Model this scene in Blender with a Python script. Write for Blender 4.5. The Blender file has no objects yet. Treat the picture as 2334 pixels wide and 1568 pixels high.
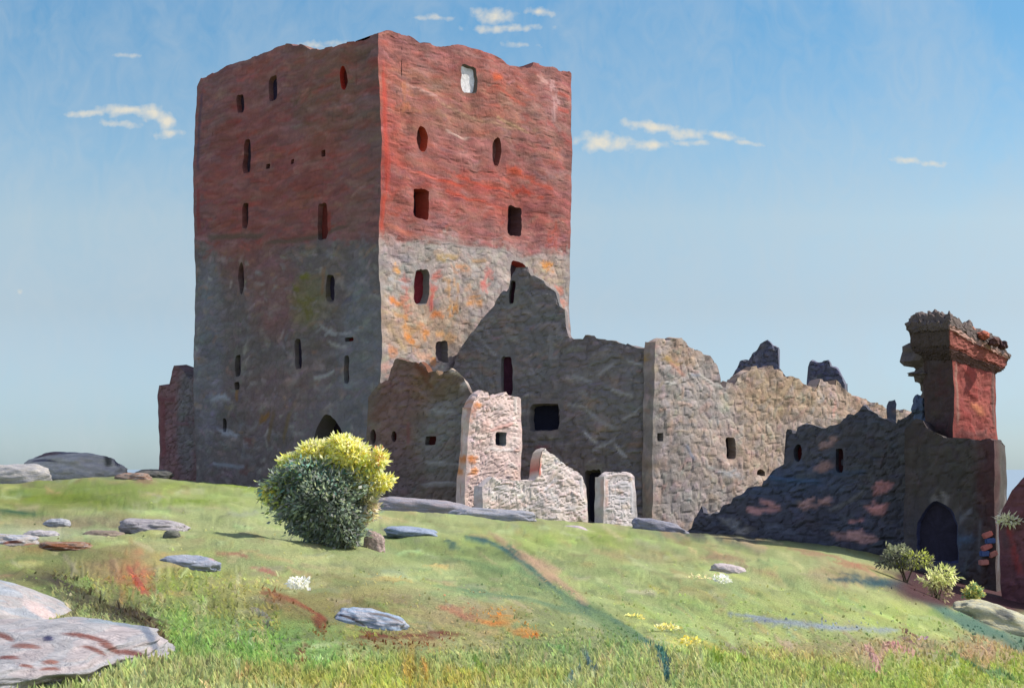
import bpy, bmesh, math, random
import numpy as np
from mathutils import Vector, noise as mnoise

random.seed(7)
rng = np.random.default_rng(7)
SC = bpy.context.scene
COL = SC.collection
W0, H0 = 2334.0, 1568.0          # drawing units in which the sights were taken
F = 3592.0                       # focal length in those units
YH = 1060.0                      # eye level
CX = W0 / 2
EYE = 1.7                        # eye above the grass it stands on (camera at z = 0)

# ------------------------------------------------------------------ camera
cam_d = bpy.data.cameras.new('camera')
cam = bpy.data.objects.new('camera', cam_d); COL.objects.link(cam)
cam.location = (0, 0, 0); cam.rotation_euler = (math.radians(90), 0, 0)
cam_d.sensor_fit = 'HORIZONTAL'; cam_d.sensor_width = 36.0
cam_d.lens = 36.0 * F / W0
cam_d.shift_y = (YH - H0 / 2) / W0
cam_d.clip_start = 0.1; cam_d.clip_end = 30000
SC.camera = cam

# ------------------------------------------------------------------ light
SUN_EL = math.radians(47)
SUN_AZ = math.radians(83)        # from +Y towards +X
SUN_STRENGTH = 4.2
SKY_STRENGTH = 0.12
EXPOSURE = 0.68
SC.view_settings.view_transform = 'Standard'; SC.view_settings.look = 'None'
SC.view_settings.exposure = EXPOSURE; SC.view_settings.gamma = 1.0
SC.view_settings.use_curve_mapping = False
sdir = Vector((math.sin(SUN_AZ) * math.cos(SUN_EL), math.cos(SUN_AZ) * math.cos(SUN_EL), math.sin(SUN_EL)))
sl = bpy.data.lights.new('sun', 'SUN'); sl.energy = SUN_STRENGTH; sl.angle = math.radians(0.6)
sl.color = (1.0, 0.93, 0.83)
so = bpy.data.objects.new('sun', sl); COL.objects.link(so); so.location = (60, 10, 60)
so.rotation_euler = (-sdir).to_track_quat('-Z', 'Y').to_euler()

world = bpy.data.worlds.new('World'); SC.world = world; world.use_nodes = True
nt = world.node_tree; nt.nodes.clear()


def N(tree, t, **kw):
    n = tree.nodes.new(t)
    for k, v in kw.items():
        setattr(n, k, v)
    return n


def math_node(tree, op, a, b=None, clamp=False):
    n = N(tree, 'ShaderNodeMath', operation=op, use_clamp=clamp)
    for i, v in enumerate((a, b)):
        if v is None: continue
        if isinstance(v, (int, float)): n.inputs[i].default_value = v
        else: tree.links.new(v, n.inputs[i])
    return n.outputs[0]


def s2l(c):
    c = np.asarray(c, dtype=float) / 255.0
    return np.where(c <= 0.04045, c / 12.92, ((c + 0.055) / 1.055) ** 2.4)


def build_world():
    L = nt.links
    tc = N(nt, 'ShaderNodeTexCoord')
    sky = N(nt, 'ShaderNodeTexSky', sky_type='NISHITA', sun_disc=False)
    sky.sun_elevation = SUN_EL; sky.sun_rotation = SUN_AZ
    sky.air_density = 1.0; sky.dust_density = 0.6; sky.ozone_density = 1.6; sky.altitude = 50
    sep = N(nt, 'ShaderNodeSeparateXYZ'); L.new(tc.outputs['Generated'], sep.inputs[0])
    ysafe = math_node(nt, 'MAXIMUM', sep.outputs[1], 0.05)
    a = math_node(nt, 'DIVIDE', sep.outputs[0], ysafe)       # tangent of the bearing
    e = math_node(nt, 'DIVIDE', sep.outputs[2], ysafe)       # tangent of the height
    comb = N(nt, 'ShaderNodeCombineXYZ'); L.new(a, comb.inputs[0]); L.new(e, comb.inputs[1])
    # sky colour correction by height; last stop brightens unseen sky as added fill
    ramp = N(nt, 'ShaderNodeValToRGB'); L.new(e, ramp.inputs[0])
    els = ramp.color_ramp.elements
    stops = SKY_STOPS
    els[0].position = stops[0][0]; els[0].color = (*stops[0][1], 1)
    els[1].position = stops[-1][0]; els[1].color = (*stops[-1][1], 1)
    for p, c in stops[1:-1]:
        q = els.new(p); q.color = (*c, 1)
    mul = N(nt, 'ShaderNodeMix', data_type='RGBA', blend_type='MULTIPLY'); mul.inputs[0].default_value = 1
    L.new(sky.outputs[0], mul.inputs[6]); L.new(ramp.outputs[0], mul.inputs[7])
    # thin uneven veil
    mp = N(nt, 'ShaderNodeMapping'); L.new(comb.outputs[0], mp.inputs[0]); mp.inputs['Scale'].default_value = (9, 5, 1)
    mp.inputs['Rotation'].default_value = (0, 0, 0.5)
    nz = N(nt, 'ShaderNodeTexNoise'); L.new(mp.outputs[0], nz.inputs['Vector'])
    nz.inputs['Scale'].default_value = 1.3; nz.inputs['Detail'].default_value = 6; nz.inputs['Distortion'].default_value = 1.2
    mp2 = N(nt, 'ShaderNodeMapping'); L.new(comb.outputs[0], mp2.inputs[0]); mp2.inputs['Scale'].default_value = (60, 34, 1)
    mp2.inputs['Rotation'].default_value = (0, 0, 0.7)
    nz2 = N(nt, 'ShaderNodeTexNoise'); L.new(mp2.outputs[0], nz2.inputs['Vector'])
    nz2.inputs['Scale'].default_value = 1.0; nz2.inputs['Detail'].default_value = 4; nz2.inputs['Distortion'].default_value = 2.0
    n1 = math_node(nt, 'SUBTRACT', nz.outputs[0], 0.5); n2 = math_node(nt, 'SUBTRACT', nz2.outputs[0], 0.5)
    veil = math_node(nt, 'ADD', math_node(nt, 'MULTIPLY', n1, 1.0), math_node(nt, 'MULTIPLY', n2, 0.5))
    veil = math_node(nt, 'MULTIPLY', math_node(nt, 'ADD', veil, 0.16), 0.75, clamp=True)
    vm = N(nt, 'ShaderNodeMix', data_type='RGBA'); L.new(veil, vm.inputs[0]); L.new(mul.outputs[2], vm.inputs[6])
    vm.inputs[7].default_value = VEIL
    # small cream clouds, each a flat streak at a bearing and height
    wn = N(nt, 'ShaderNodeTexNoise'); L.new(comb.outputs[0], wn.inputs['Vector']); wn.inputs['Scale'].default_value = 55; wn.inputs['Detail'].default_value = 5
    wsub = N(nt, 'ShaderNodeVectorMath', operation='SUBTRACT'); L.new(wn.outputs['Color'], wsub.inputs[0]); wsub.inputs[1].default_value = (.5, .5, .5)
    wsc = N(nt, 'ShaderNodeVectorMath', operation='MULTIPLY'); L.new(wsub.outputs[0], wsc.inputs[0]); wsc.inputs[1].default_value = (0.012, 0.006, 0)
    wv = N(nt, 'ShaderNodeVectorMath', operation='ADD'); L.new(comb.outputs[0], wv.inputs[0]); L.new(wsc.outputs[0], wv.inputs[1])
    acc = None
    for (px, py, rx, ry, ang, w) in CLOUDS:
        m = N(nt, 'ShaderNodeMapping', vector_type='TEXTURE')
        L.new(wv.outputs[0], m.inputs[0])
        m.inputs['Location'].default_value = ((px - CX) / F, (YH - py) / F, 0)
        m.inputs['Rotation'].default_value = (0, 0, -math.radians(ang))
        m.inputs['Scale'].default_value = (rx / F, ry * 1.35 / F, 1)
        ln = N(nt, 'ShaderNodeVectorMath', operation='LENGTH'); L.new(m.outputs[0], ln.inputs[0])
        v = math_node(nt, 'MULTIPLY', math_node(nt, 'SUBTRACT', 1.25, ln.outputs['Value'], clamp=True), w)
        acc = v if acc is None else math_node(nt, 'MAXIMUM', acc, v)
    fn = N(nt, 'ShaderNodeTexNoise'); L.new(comb.outputs[0], fn.inputs['Vector']); fn.inputs['Scale'].default_value = 130.0; fn.inputs['Detail'].default_value = 5
    cm = math_node(nt, 'ADD', math_node(nt, 'MULTIPLY', acc, 1.1), math_node(nt, 'MULTIPLY', math_node(nt, 'SUBTRACT', fn.outputs[0], 0.60), 2.2))
    front = math_node(nt, 'GREATER_THAN', sep.outputs[1], 0.2)
    cm = math_node(nt, 'MULTIPLY', math_node(nt, 'MULTIPLY', cm, front), 0.85, clamp=True)
    has = math_node(nt, 'GREATER_THAN', acc, 0.001); cm = math_node(nt, 'MULTIPLY', cm, has)
    cl = N(nt, 'ShaderNodeMix', data_type='RGBA'); L.new(cm, cl.inputs[0]); L.new(vm.outputs[2], cl.inputs[6])
    cl.inputs[7].default_value = CLOUD_COL
    bg = N(nt, 'ShaderNodeBackground'); L.new(cl.outputs[2], bg.inputs[0]); bg.inputs[1].default_value = SKY_STRENGTH
    out = N(nt, 'ShaderNodeOutputWorld'); L.new(bg.outputs[0], out.inputs[0])


CLOUDS = [  # bearing, height, half width, half height, tilt, strength
    (200, 260, 60, 7, -3, .9), (280, 252, 80, 11, -2, 1), (345, 258, 50, 15, 8, 1), (378, 276, 30, 20, 10, 1),
    (385, 305, 34, 9, -10, 1), (270, 283, 60, 7, 4, .75),
    (290, 128, 60, 5, -3, .55), (1130, 38, 60, 14, 4, .95), (1235, 28, 34, 9, 6, .85), (1150, 66, 95, 9, 0, .85),
    (985, 40, 65, 5, 3, .6), (740, 102, 55, 10, -3, .7), (1190, 105, 60, 6, 5, .4),
    (1375, 328, 68, 17, 3, 1), (1470, 328, 70, 10, 2, .95), (1480, 288, 75, 10, 6, 1), (1560, 305, 50, 10, 6, .95),
    (1640, 308, 60, 8, 10, .9), (1700, 325, 45, 5, 8, .8), (1575, 325, 50, 6, 4, .8),
    (2070, 365, 40, 8, 4, .9), (2130, 374, 36, 7, 4, .85), (45, 665, 10, 5, 0, .5),
]
k = 1.0
SKY_STOPS = [(0.0, (0.50, 0.66, 0.90)), (0.03, (0.46, 0.59, 0.82)), (0.10, (0.61, 0.60, 0.63)), (0.156, (0.75, 0.72, 0.66)), (0.20, (0.62, 0.72, 0.71)), (0.285, (0.43, 0.67, 0.73)), (0.45, (0.6, 0.8, 0.9)), (0.8, (1.95, 1.58, 1.50))]  # top stop: added fill from sky overhead and behind the camera
VEIL = (2.9, 3.25, 3.5, 1)
CLOUD_COL = (4.1, 3.9, 3.35, 1)
build_world()

# ------------------------------------------------------------------ colour: strokes laid on real surfaces
GAIN = 0.62       # albedo of a colour note: linear value times this


class Canvas:
    def __init__(s, x0, x1, y0, y1, res, base):
        s.x0, s.y0, s.res = x0, y0, res
        s.w = int((x1 - x0) / res) + 2; s.h = int((y1 - y0) / res) + 2
        s.C = np.zeros((s.h, s.w, 3)); s.C[:] = s2l(base)
        s.H = np.zeros((s.h, s.w))

    def blob(s, cx, cy, rx, ry, col, a=1.0, ang=0.0, soft=1.0):
        X = s.x0 + np.arange(s.w) * s.res; Y = s.y0 + np.arange(s.h) * s.res
        i0, i1 = np.searchsorted(X, [cx - 1.6 * max(rx, ry), cx + 1.6 * max(rx, ry)])
        j0, j1 = np.searchsorted(Y, [cy - 1.6 * max(rx, ry), cy + 1.6 * max(rx, ry)])
        if i1 <= i0 or j1 <= j0: return
        dx = X[None, i0:i1] - cx; dy = Y[j0:j1, None] - cy
        c, q = math.cos(ang), math.sin(ang)
        r = np.sqrt(((dx * c + dy * q) / rx) ** 2 + ((-dx * q + dy * c) / ry) ** 2)
        m = np.clip((1.5 - r) / (soft), 0, 1); m = m * m * (3 - 2 * m) * a
        s.C[j0:j1, i0:i1] = s.C[j0:j1, i0:i1] * (1 - m[..., None]) + s2l(col) * m[..., None]

    def stroke(s, cx, cy, L, Wd, ang, lin, a=0.8, bend=0.0, h=1.0):
        R = L / 2 + Wd
        i0 = max(0, int((cx - R - s.x0) / s.res)); i1 = min(s.w, int((cx + R - s.x0) / s.res) + 2)
        j0 = max(0, int((cy - R - s.y0) / s.res)); j1 = min(s.h, int((cy + R - s.y0) / s.res) + 2)
        if i1 <= i0 or j1 <= j0: return
        dx = (s.x0 + np.arange(i0, i1) * s.res - cx)[None, :]; dy = (s.y0 + np.arange(j0, j1) * s.res - cy)[:, None]
        c, q = math.cos(ang), math.sin(ang)
        u = dx * c + dy * q; v = -dx * q + dy * c
        v = v - bend * (u * u / L - L / 12)
        t = v / (Wd / 2)
        k0 = np.clip((t + 1) * 3.5, 0, 6.99)
        tab = rng.random(8); ki = k0.astype(int); fr = k0 - ki
        b = tab[ki] * (1 - fr) + tab[np.minimum(ki + 1, 7)] * fr
        mu = np.clip((1.0 - np.abs(u) / (L / 2 * (0.75 + 0.3 * b))) * 5, 0, 1)
        mv = np.clip((1.0 - np.abs(t)) * 3, 0, 1)
        m = mu * mv * a * (0.6 + 0.4 * b)
        lin = np.asarray(lin)
        s.C[j0:j1, i0:i1] = s.C[j0:j1, i0:i1] * (1 - m[..., None]) + (lin * (0.86 + 0.28 * b)[..., None]) * m[..., None]
        hh = h * (0.45 * b + 0.55 * (1 - t * t))
        s.H[j0:j1, i0:i1] = s.H[j0:j1, i0:i1] * (1 - m) + hh * m

    def auto(s, n, Lr, Wr, angf, jit=0.12, hue=0.05, a=0.8, bend=0.25, box=None, cols=None, pc=0.0, h=1.0):
        x0, x1, y0, y1 = box or (s.x0, s.x0 + s.w * s.res, s.y0, s.y0 + s.h * s.res)
        for _ in range(n):
            x = rng.uniform(x0, x1); y = rng.uniform(y0, y1)
            i = min(s.w - 1, max(0, int((x - s.x0) / s.res))); j = min(s.h - 1, max(0, int((y - s.y0) / s.res)))
            c = s.C[j, i].copy()
            if cols is not None and rng.random() < pc:
                cc = s2l(cols[rng.integers(len(cols))]); c = c * 0.35 + cc * 0.65
            c *= (1 + rng.normal(0, jit)) * (1 + rng.normal(0, hue, 3)); c = np.clip(c, 0.004, 0.95)
            an = angf(x, y) if callable(angf) else rng.normal(*angf)
            s.stroke(x, y, rng.uniform(*Lr), rng.uniform(*Wr), an, c, a, rng.uniform(-bend, bend), h)

    def rubble(s, size=0.45, tone=0.14, joint=0.35, relief=0.8, y1=None, y0=None, squash=0.7, keep=0.35):
        X = (s.x0 + np.arange(s.w) * s.res)[None, :] + 0 * np.arange(s.h)[:, None]; Y = (s.y0 + np.arange(s.h) * s.res)[:, None] + 0 * X
        Xn = X + .10 * np.sin(Y * 3.1) + .06 * np.sin(Y * 7 + X * 3); Yn = Y + .07 * np.sin(X * 2.3) + .05 * np.sin(X * 6.1 + Y * 2)
        gx = Xn / size; gy = Yn / (size * squash); ix = np.floor(gx).astype(int); iy = np.floor(gy).astype(int)
        f1 = np.full(X.shape, 9.0); f2 = f1.copy(); idt = np.zeros(X.shape)
        def hsh(a, b, k): v = np.sin(a * 127.1 + b * 311.7 + k * 74.7) * 43758.5453; return v - np.floor(v)
        for a in (-1, 0, 1):
            for b in (-1, 0, 1):
                ca, cb = ix + a, iy + b
                px_ = ca + .15 + .7 * hsh(ca, cb, 1); py_ = cb + .15 + .7 * hsh(ca, cb, 2)
                dd = np.hypot(gx - px_, gy - py_); nr = dd < f1
                f2 = np.where(nr, f1, np.minimum(f2, dd)); idt = np.where(nr, hsh(ca, cb, 3), idt); f1 = np.where(nr, dd, f1)
        j = np.clip((f2 - f1) / .22, 0, 1); j = j * j * (3 - 2 * j)
        m = np.ones(X.shape)
        if y1 is not None: m = np.clip((y1 - Y) / .15, 0, 1)
        if y0 is not None: m = m * np.clip((Y - y0) / .15, 0, 1)
        mul = (1 + tone * (idt - .5) * 2) * (1 - joint * (1 - j))
        s.C *= (1 + (mul - 1) * m)[..., None]
        dome = j * (0.55 + .45 * idt)
        s.H = s.H * (1 - m * relief) + (keep * s.H + dome) * m * relief

    def bricks(s, w=0.75, h=0.24, tone=0.13, joint=0.26, y0=None):
        X = (s.x0 + np.arange(s.w) * s.res)[None, :] + 0 * np.arange(s.h)[:, None]; Y = (s.y0 + np.arange(s.h) * s.res)[:, None] + 0 * X
        Yn = Y + .05 * np.sin(X * 1.3) + .03 * np.sin(X * 4.1 + 1); gy = Yn / h; r = np.floor(gy); gx = X / w + .5 * (r % 2) + .15 * np.sin(r * 5.3); c = np.floor(gx)
        v = np.sin(r * 127.1 + c * 311.7) * 43758.5453; v = v - np.floor(v)
        wearn = np.clip(.55 + .6 * np.sin(X * .9 + Y * .4) * np.sin(Y * 1.1 - X * .3 + 2), 0, 1)
        jj = np.minimum(np.minimum(gy - r, 1 - gy + r) * h, np.minimum(gx - c, 1 - gx + c) * w); j = np.clip(jj / .045, 0, 1)
        mul = (1 + tone * 2 * (v - .5) * (.5 + .5 * wearn)) * (1 - joint * (1 - j) * (.4 + .6 * wearn))
        m = np.ones(X.shape) if y0 is None else (Y > y0) * 1.0
        s.C *= (1 + (mul - 1) * m)[..., None]; s.H = s.H + .35 * (j - .5) * m * wearn

    def at(s, X, Y, what='C'):  # sample
        A = s.C if what == 'C' else s.H
        fx = np.clip((np.asarray(X) - s.x0) / s.res, 0, s.w - 1.001); fy = np.clip((np.asarray(Y) - s.y0) / s.res, 0, s.h - 1.001)
        i = fx.astype(int); j = fy.astype(int); fx = fx - i; fy = fy - j
        if what == 'C': fx = fx[..., None]; fy = fy[..., None]
        return (A[j, i] * (1 - fx) * (1 - fy) + A[j, i + 1] * fx * (1 - fy) + A[j + 1, i] * (1 - fx) * fy + A[j + 1, i + 1] * fx * fy)


_wd = rng.normal(size=(10, 3)); _wd /= np.linalg.norm(_wd, axis=1)[:, None]
_wp = rng.uniform(0, 6.28, (10, 3)); _wf = np.array([0.5, 0.8, 1.1, 1.7, 2.3, 3.1, 4.2, 5.7, 7.5, 9.0])


def wob(P, amp=0.1):
    """smooth position-based wobble so that neighbouring faces stay closed"""
    P = np.asarray(P, float); out = np.zeros_like(P)
    for k in range(10):
        ph = (P @ _wd[k]) * _wf[k]
        for c in range(3):
            out[..., c] += np.sin(ph + _wp[k, c]) * (1.0 / (1 + _wf[k]))
    return P + out * amp * 0.7


# ------------------------------------------------------------------ materials
MATS = {}


def mat(name, rough=0.9, nscale=14.0, namp=0.25, bump=0.5, bscale=9.0, bdist=0.03, stretch=(1, 1, 1), transl=0.0, spec=0.2):
    if name in MATS: return MATS[name]
    m = bpy.data.materials.new(name); m.use_nodes = True; t = m.node_tree; t.nodes.clear(); L = t.links
    at = N(t, 'ShaderNodeAttribute', attribute_name='Col')
    tc = N(t, 'ShaderNodeTexCoord')
    mp = N(t, 'ShaderNodeMapping'); L.new(tc.outputs['Object'], mp.inputs[0]); mp.inputs['Scale'].default_value = stretch
    nz = N(t, 'ShaderNodeTexNoise'); L.new(mp.outputs[0], nz.inputs['Vector']); nz.inputs['Scale'].default_value = nscale; nz.inputs['Detail'].default_value = 5
    nz.inputs['Roughness'].default_value = 0.7
    mr = N(t, 'ShaderNodeMapRange'); L.new(nz.outputs[0], mr.inputs[0]); mr.inputs[1].default_value = 0.25; mr.inputs[2].default_value = 0.75
    mr.inputs[3].default_value = 1 - namp; mr.inputs[4].default_value = 1 + namp
    vm = N(t, 'ShaderNodeVectorMath', operation='SCALE'); L.new(at.outputs['Color'], vm.inputs[0]); L.new(mr.outputs[0], vm.inputs['Scale'])
    bs = N(t, 'ShaderNodeBsdfPrincipled'); L.new(vm.outputs[0], bs.inputs['Base Color'])
    bs.inputs['Roughness'].default_value = rough; bs.inputs['Specular IOR Level'].default_value = spec
    if bump > 0:
        vo = N(t, 'ShaderNodeTexNoise'); L.new(mp.outputs[0], vo.inputs['Vector']); vo.inputs['Scale'].default_value = bscale; vo.inputs['Detail'].default_value = 6
        vo.inputs['Roughness'].default_value = 0.65; vo.inputs['Distortion'].default_value = 0.8
        bp = N(t, 'ShaderNodeBump'); bp.inputs['Strength'].default_value = bump; bp.inputs['Distance'].default_value = bdist
        L.new(vo.outputs[0], bp.inputs['Height']); L.new(bp.outputs[0], bs.inputs['Normal'])
    out = N(t, 'ShaderNodeOutputMaterial')
    if transl > 0:
        tr = N(t, 'ShaderNodeBsdfTranslucent'); L.new(vm.outputs[0], tr.inputs[0])
        mx = N(t, 'ShaderNodeMixShader'); mx.inputs[0].default_value = transl
        L.new(bs.outputs[0], mx.inputs[1]); L.new(tr.outputs[0], mx.inputs[2]); L.new(mx.outputs[0], out.inputs[0])
    else:
        L.new(bs.outputs[0], out.inputs[0])
    MATS[name] = m
    return m


M_WALL = mat('weathered_masonry', 0.92, 7.0, 0.14, 0.5, 4.5, 0.07)
M_OPENING_BACK = mat('painted_opening_back', 0.95, 6.0, 0.25, 0.3, 6.0, 0.03)  # backs of openings: darkness of the unlit inside put in as colour
M_ROCK = mat('granite', 0.85, 16.0, 0.24, 0.9, 7.0, 0.06, stretch=(1, 1, 2.5))
M_GRASS = mat('grassy_ground', 0.95, 14.0, 0.22, 0.9, 18.0, 0.06)
M_BLADE = mat('grass_blades', 0.9, 3.0, 0.10, 0.0, transl=0.5, spec=0.05)
M_LEAF = mat('leaves', 0.7, 6.0, 0.12, 0.0, transl=0.6)

# ------------------------------------------------------------------ mesh collection


class Acc:
    def __init__(s):
        s.V = []; s.C = []; s.Q = []; s.M = []; s.n = 0

    def add(s, V, Cc, Q, m=0):
        """Q: (k,4) indices, triangles repeat their last index"""
        V = np.asarray(V, float).reshape(-1, 3); Q = np.asarray(Q, int).reshape(-1, 4)
        Cc = np.broadcast_to(np.asarray(Cc, float), V.shape)
        s.V.append(V); s.C.append(np.array(Cc)); s.Q.append(Q + s.n); s.M.append(np.full(len(Q), m)); s.n += len(V)

    def build(s, name, mats, parent=None, smooth=False, origin=None, gain=GAIN):
        V = np.concatenate(s.V); C = np.minimum(np.concatenate(s.C) * gain, 0.9); Q = np.concatenate(s.Q); M = np.concatenate(s.M)
        used = np.zeros(len(V), bool); used[Q.ravel()] = True
        idx = np.cumsum(used) - 1; V = V[used]; C = C[used]; Q = idx[Q]
        tri = Q[:, 2] == Q[:, 3]
        order = np.concatenate([np.where(~tri)[0], np.where(tri)[0]]); Q = Q[order]; M = M[order]; tri = tri[order]
        nl = np.where(tri, 3, 4); loops = np.concatenate([Q[~tri].ravel(), Q[tri][:, :3].ravel()])
        starts = np.concatenate([[0], np.cumsum(nl)[:-1]])
        if origin is not None: V = V - np.asarray(origin)
        me = bpy.data.meshes.new(name)
        me.vertices.add(len(V)); me.vertices.foreach_set('co', V.ravel().astype(np.float32))
        me.loops.add(len(loops)); me.loops.foreach_set('vertex_index', loops.astype(np.int32))
        me.polygons.add(len(Q)); me.polygons.foreach_set('loop_start', starts.astype(np.int32))
        me.polygons.foreach_set('loop_total', nl.astype(np.int32))
        me.polygons.foreach_set('material_index', M.astype(np.int32))
        me.polygons.foreach_set('use_smooth', np.full(len(Q), bool(smooth)))
        me.update(calc_edges=True); me.validate()
        ca = me.color_attributes.new('Col', 'FLOAT_COLOR', 'POINT')
        buf = np.ones((len(me.vertices), 4), np.float32); buf[:, :3] = C[:len(me.vertices)]
        ca.data.foreach_set('color', buf.ravel())
        for m in (mats if isinstance(mats, (list, tuple)) else [mats]): me.materials.append(m)
        o = bpy.data.objects.new(name, me); COL.objects.link(o)
        if origin is not None: o.location = Vector(origin)
        if parent is not None:
            o.parent = parent
            if origin is None: o.location = -Vector(parent.location)
            else: o.location = Vector(origin) - Vector(parent.location)
        return o


def tag(o, label=None, cat=None, group=None, kind=None):
    if label: o['label'] = label
    if cat: o['category'] = cat
    if group: o['group'] = group
    if kind: o['kind'] = kind
    return o


def thing(name, loc, label, cat, group=None):
    o = bpy.data.objects.new(name, None); COL.objects.link(o); o.location = loc; o.empty_display_size = 0.5
    return tag(o, label, cat, group)


def pt(px, py, d): return np.array([(px - CX) / F * d, d, (YH - py) / F * d])

# ------------------------------------------------------------------ the ground


CREST = [(-1400, 1075), (-300, 1088), (0, 1094), (130, 1092), (300, 1080), (440, 1098), (600, 1112), (865, 1150), (1050, 1170), (1200, 1180), (1400, 1195),
         (1550, 1212), (1700, 1226), (1900, 1262), (2000, 1296), (2100, 1342), (2200, 1392), (2334, 1458), (2700, 1560), (5000, 1700)]
DIST = [(-1400, 80), (-300, 77), (865, 72.5), (1500, 67), (1800, 59), (2100, 50), (2334, 43), (2700, 40), (5000, 38)]
_cx, _cy = zip(*CREST); _dx, _dy = zip(*DIST)


def crest(px):
    px = np.asarray(px, float)
    return np.mean([np.interp(px + o, _cx, _cy) for o in (-30, -10, 10, 30)], axis=0)


def cdist(px): return np.interp(px, _dx, _dy)


def ground_z(px, d):
    px = np.asarray(px, float); d = np.asarray(d, float)
    p0 = crest(px); D = cdist(px); zc = -(p0 - YH) / F * D
    r = np.minimum(d / D, 1)
    z = -EYE * (1 - r) + zc * r
    over = np.maximum(d - D, 0)
    z = z - over * np.interp(px, [1500, 2100], [0.035, 0.0])
    far = np.maximum(d - 112, 0)
    z = z - far * 0.45
    x = (px - CX) / F * d
    a = np.clip(d / 25, 0.15, 1) * np.clip((D - d) / 12, 0.15, 1)
    z = z + a * (0.10 * np.sin(x * 0.9 + d * 0.35 + 1) + 0.08 * np.sin(x * 0.45 - d * 0.6 + 2) + 0.05 * np.sin(x * 2.1 + d * 1.1) + 0.03 * np.sin(x * 3.7 - d * 2.3))
    return z


def ground_d(px, py):
    p0 = float(crest(px)); D = float(cdist(px))
    py = max(py, p0 + 0.5)
    return 1.0 / ((py - p0) / (EYE * F) + 1.0 / D)


def G(px, py):
    d = ground_d(px, py); return np.array([(px - CX) / F * d, d, float(ground_z(px, d))]), d


gc = Canvas(-420, 2760, 1040, 1800, 2.6, (166, 178, 118))
for b in [  # wide soft areas: grass, dry grass, heather, bare earth
    (150, 1080, 260, 22, (120, 122, 112), .9), (180, 1115, 330, 22, (128, 148, 66), 1), (120, 1135, 200, 22, (120, 142, 40), .8), (520, 1130, 170, 25, (160, 178, 100), 1),
    (450, 1170, 260, 18, (168, 184, 120), .8), (60, 1165, 130, 14, (112, 132, 70), .8), (200, 1190, 180, 14, (148, 132, 104), .8), (60, 1215, 140, 14, (190, 196, 170), .6),
    (120, 1250, 200, 12, (128, 128, 74), .9), (150, 1290, 220, 30, (116, 130, 70), .9), (230, 1330, 180, 36, (110, 138, 56), .8), (90, 1310, 90, 18, (84, 74, 56), .7),
    (260, 1390, 170, 26, (66, 60, 44), .85), (380, 1430, 70, 60, (96, 110, 60), .6), (300, 1290, 110, 34, (176, 140, 100), .7), (310, 1310, 46, 22, (190, 96, 74), .8),
    (470, 1320, 110, 60, (130, 148, 40), .7), (500, 1440, 170, 70, (112, 154, 72), .9), (700, 1450, 170, 60, (110, 156, 72), .8), (560, 1370, 120, 40, (128, 124, 70), .6),
    (640, 1280, 220, 22, (172, 184, 122), .8), (700, 1330, 230, 30, (166, 168, 104), .7), (850, 1330, 200, 20, (184, 178, 118), .7), (760, 1380, 180, 34, (130, 112, 64), .8),
    (900, 1450, 150, 22, (130, 82, 56), .6), (1000, 1250, 150, 30, (120, 152, 86), .7), (1000, 1310, 170, 26, (168, 188, 128), .8), (1090, 1400, 130, 24, (184, 150, 110), .7),
    (1100, 1450, 150, 30, (170, 150, 90), .6), (1250, 1240, 240, 30, (154, 176, 90), .8), (1150, 1300, 90, 60, (120, 150, 90), .7), (1300, 1460, 160, 60, (140, 156, 96), .6),
    (1450, 1300, 260, 60, (168, 186, 116), .8), (1400, 1225, 200, 14, (160, 184, 84), .8), (1560, 1265, 150, 16, (168, 150, 110), .7), (1700, 1250, 160, 14, (160, 178, 104), .7),
    (1650, 1400, 260, 60, (166, 184, 112), .8), (1950, 1310, 120, 22, (176, 156, 116), .7), (1850, 1400, 300, 50, (172, 190, 110), .9), (2100, 1410, 150, 30, (164, 184, 96), .7),
    (1900, 1480, 240, 18, (172, 152, 106), .8), (2150, 1480, 200, 22, (170, 140, 110), .8), (2250, 1490, 140, 24, (176, 146, 108), .7), (1750, 1510, 220, 26, (160, 170, 80), .7),
    (2150, 1535, 260, 26, (146, 166, 58), .9), (2000, 1570, 300, 30, (150, 164, 80), .9), (1650, 1545, 200, 40, (150, 162, 86), .7), (1450, 1560, 150, 30, (136, 150, 84), .7),
    (1000, 1540, 160, 40, (176, 160, 60), .8), (820, 1540, 120, 40, (156, 166, 62), .7), (1180, 1550, 130, 40, (150, 156, 74), .7), (620, 1550, 120, 40, (150, 140, 60), .7),
    (450, 1555, 120, 40, (140, 146, 92), .7), (1250, 1400, 60, 60, (128, 150, 92), .5), (1340, 1470, 160, 16, (110, 140, 84), .6), (1050, 1490, 160, 26, (130, 152, 100), .6),
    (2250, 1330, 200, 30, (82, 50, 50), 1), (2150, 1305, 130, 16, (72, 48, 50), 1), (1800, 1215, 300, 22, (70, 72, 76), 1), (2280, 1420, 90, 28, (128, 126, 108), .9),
]:
    gc.blob(*b[:4], b[4], b[5], soft=0.9)


gc.C = gc.C * 0.86 + s2l((184, 182, 128)) * 0.14


def g_angle(x, y):
    base = np.interp(x, [0, 700, 1300, 2334], [0.02, 0.10, 0.32, 0.40])
    if y > 1480 or (120 < x < 560 and 1280 < y < 1500): return base + rng.choice([0.0, 1.25, -1.2, 1.5]) + rng.normal(0, .25)
    return base + rng.normal(0, 0.22)


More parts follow.
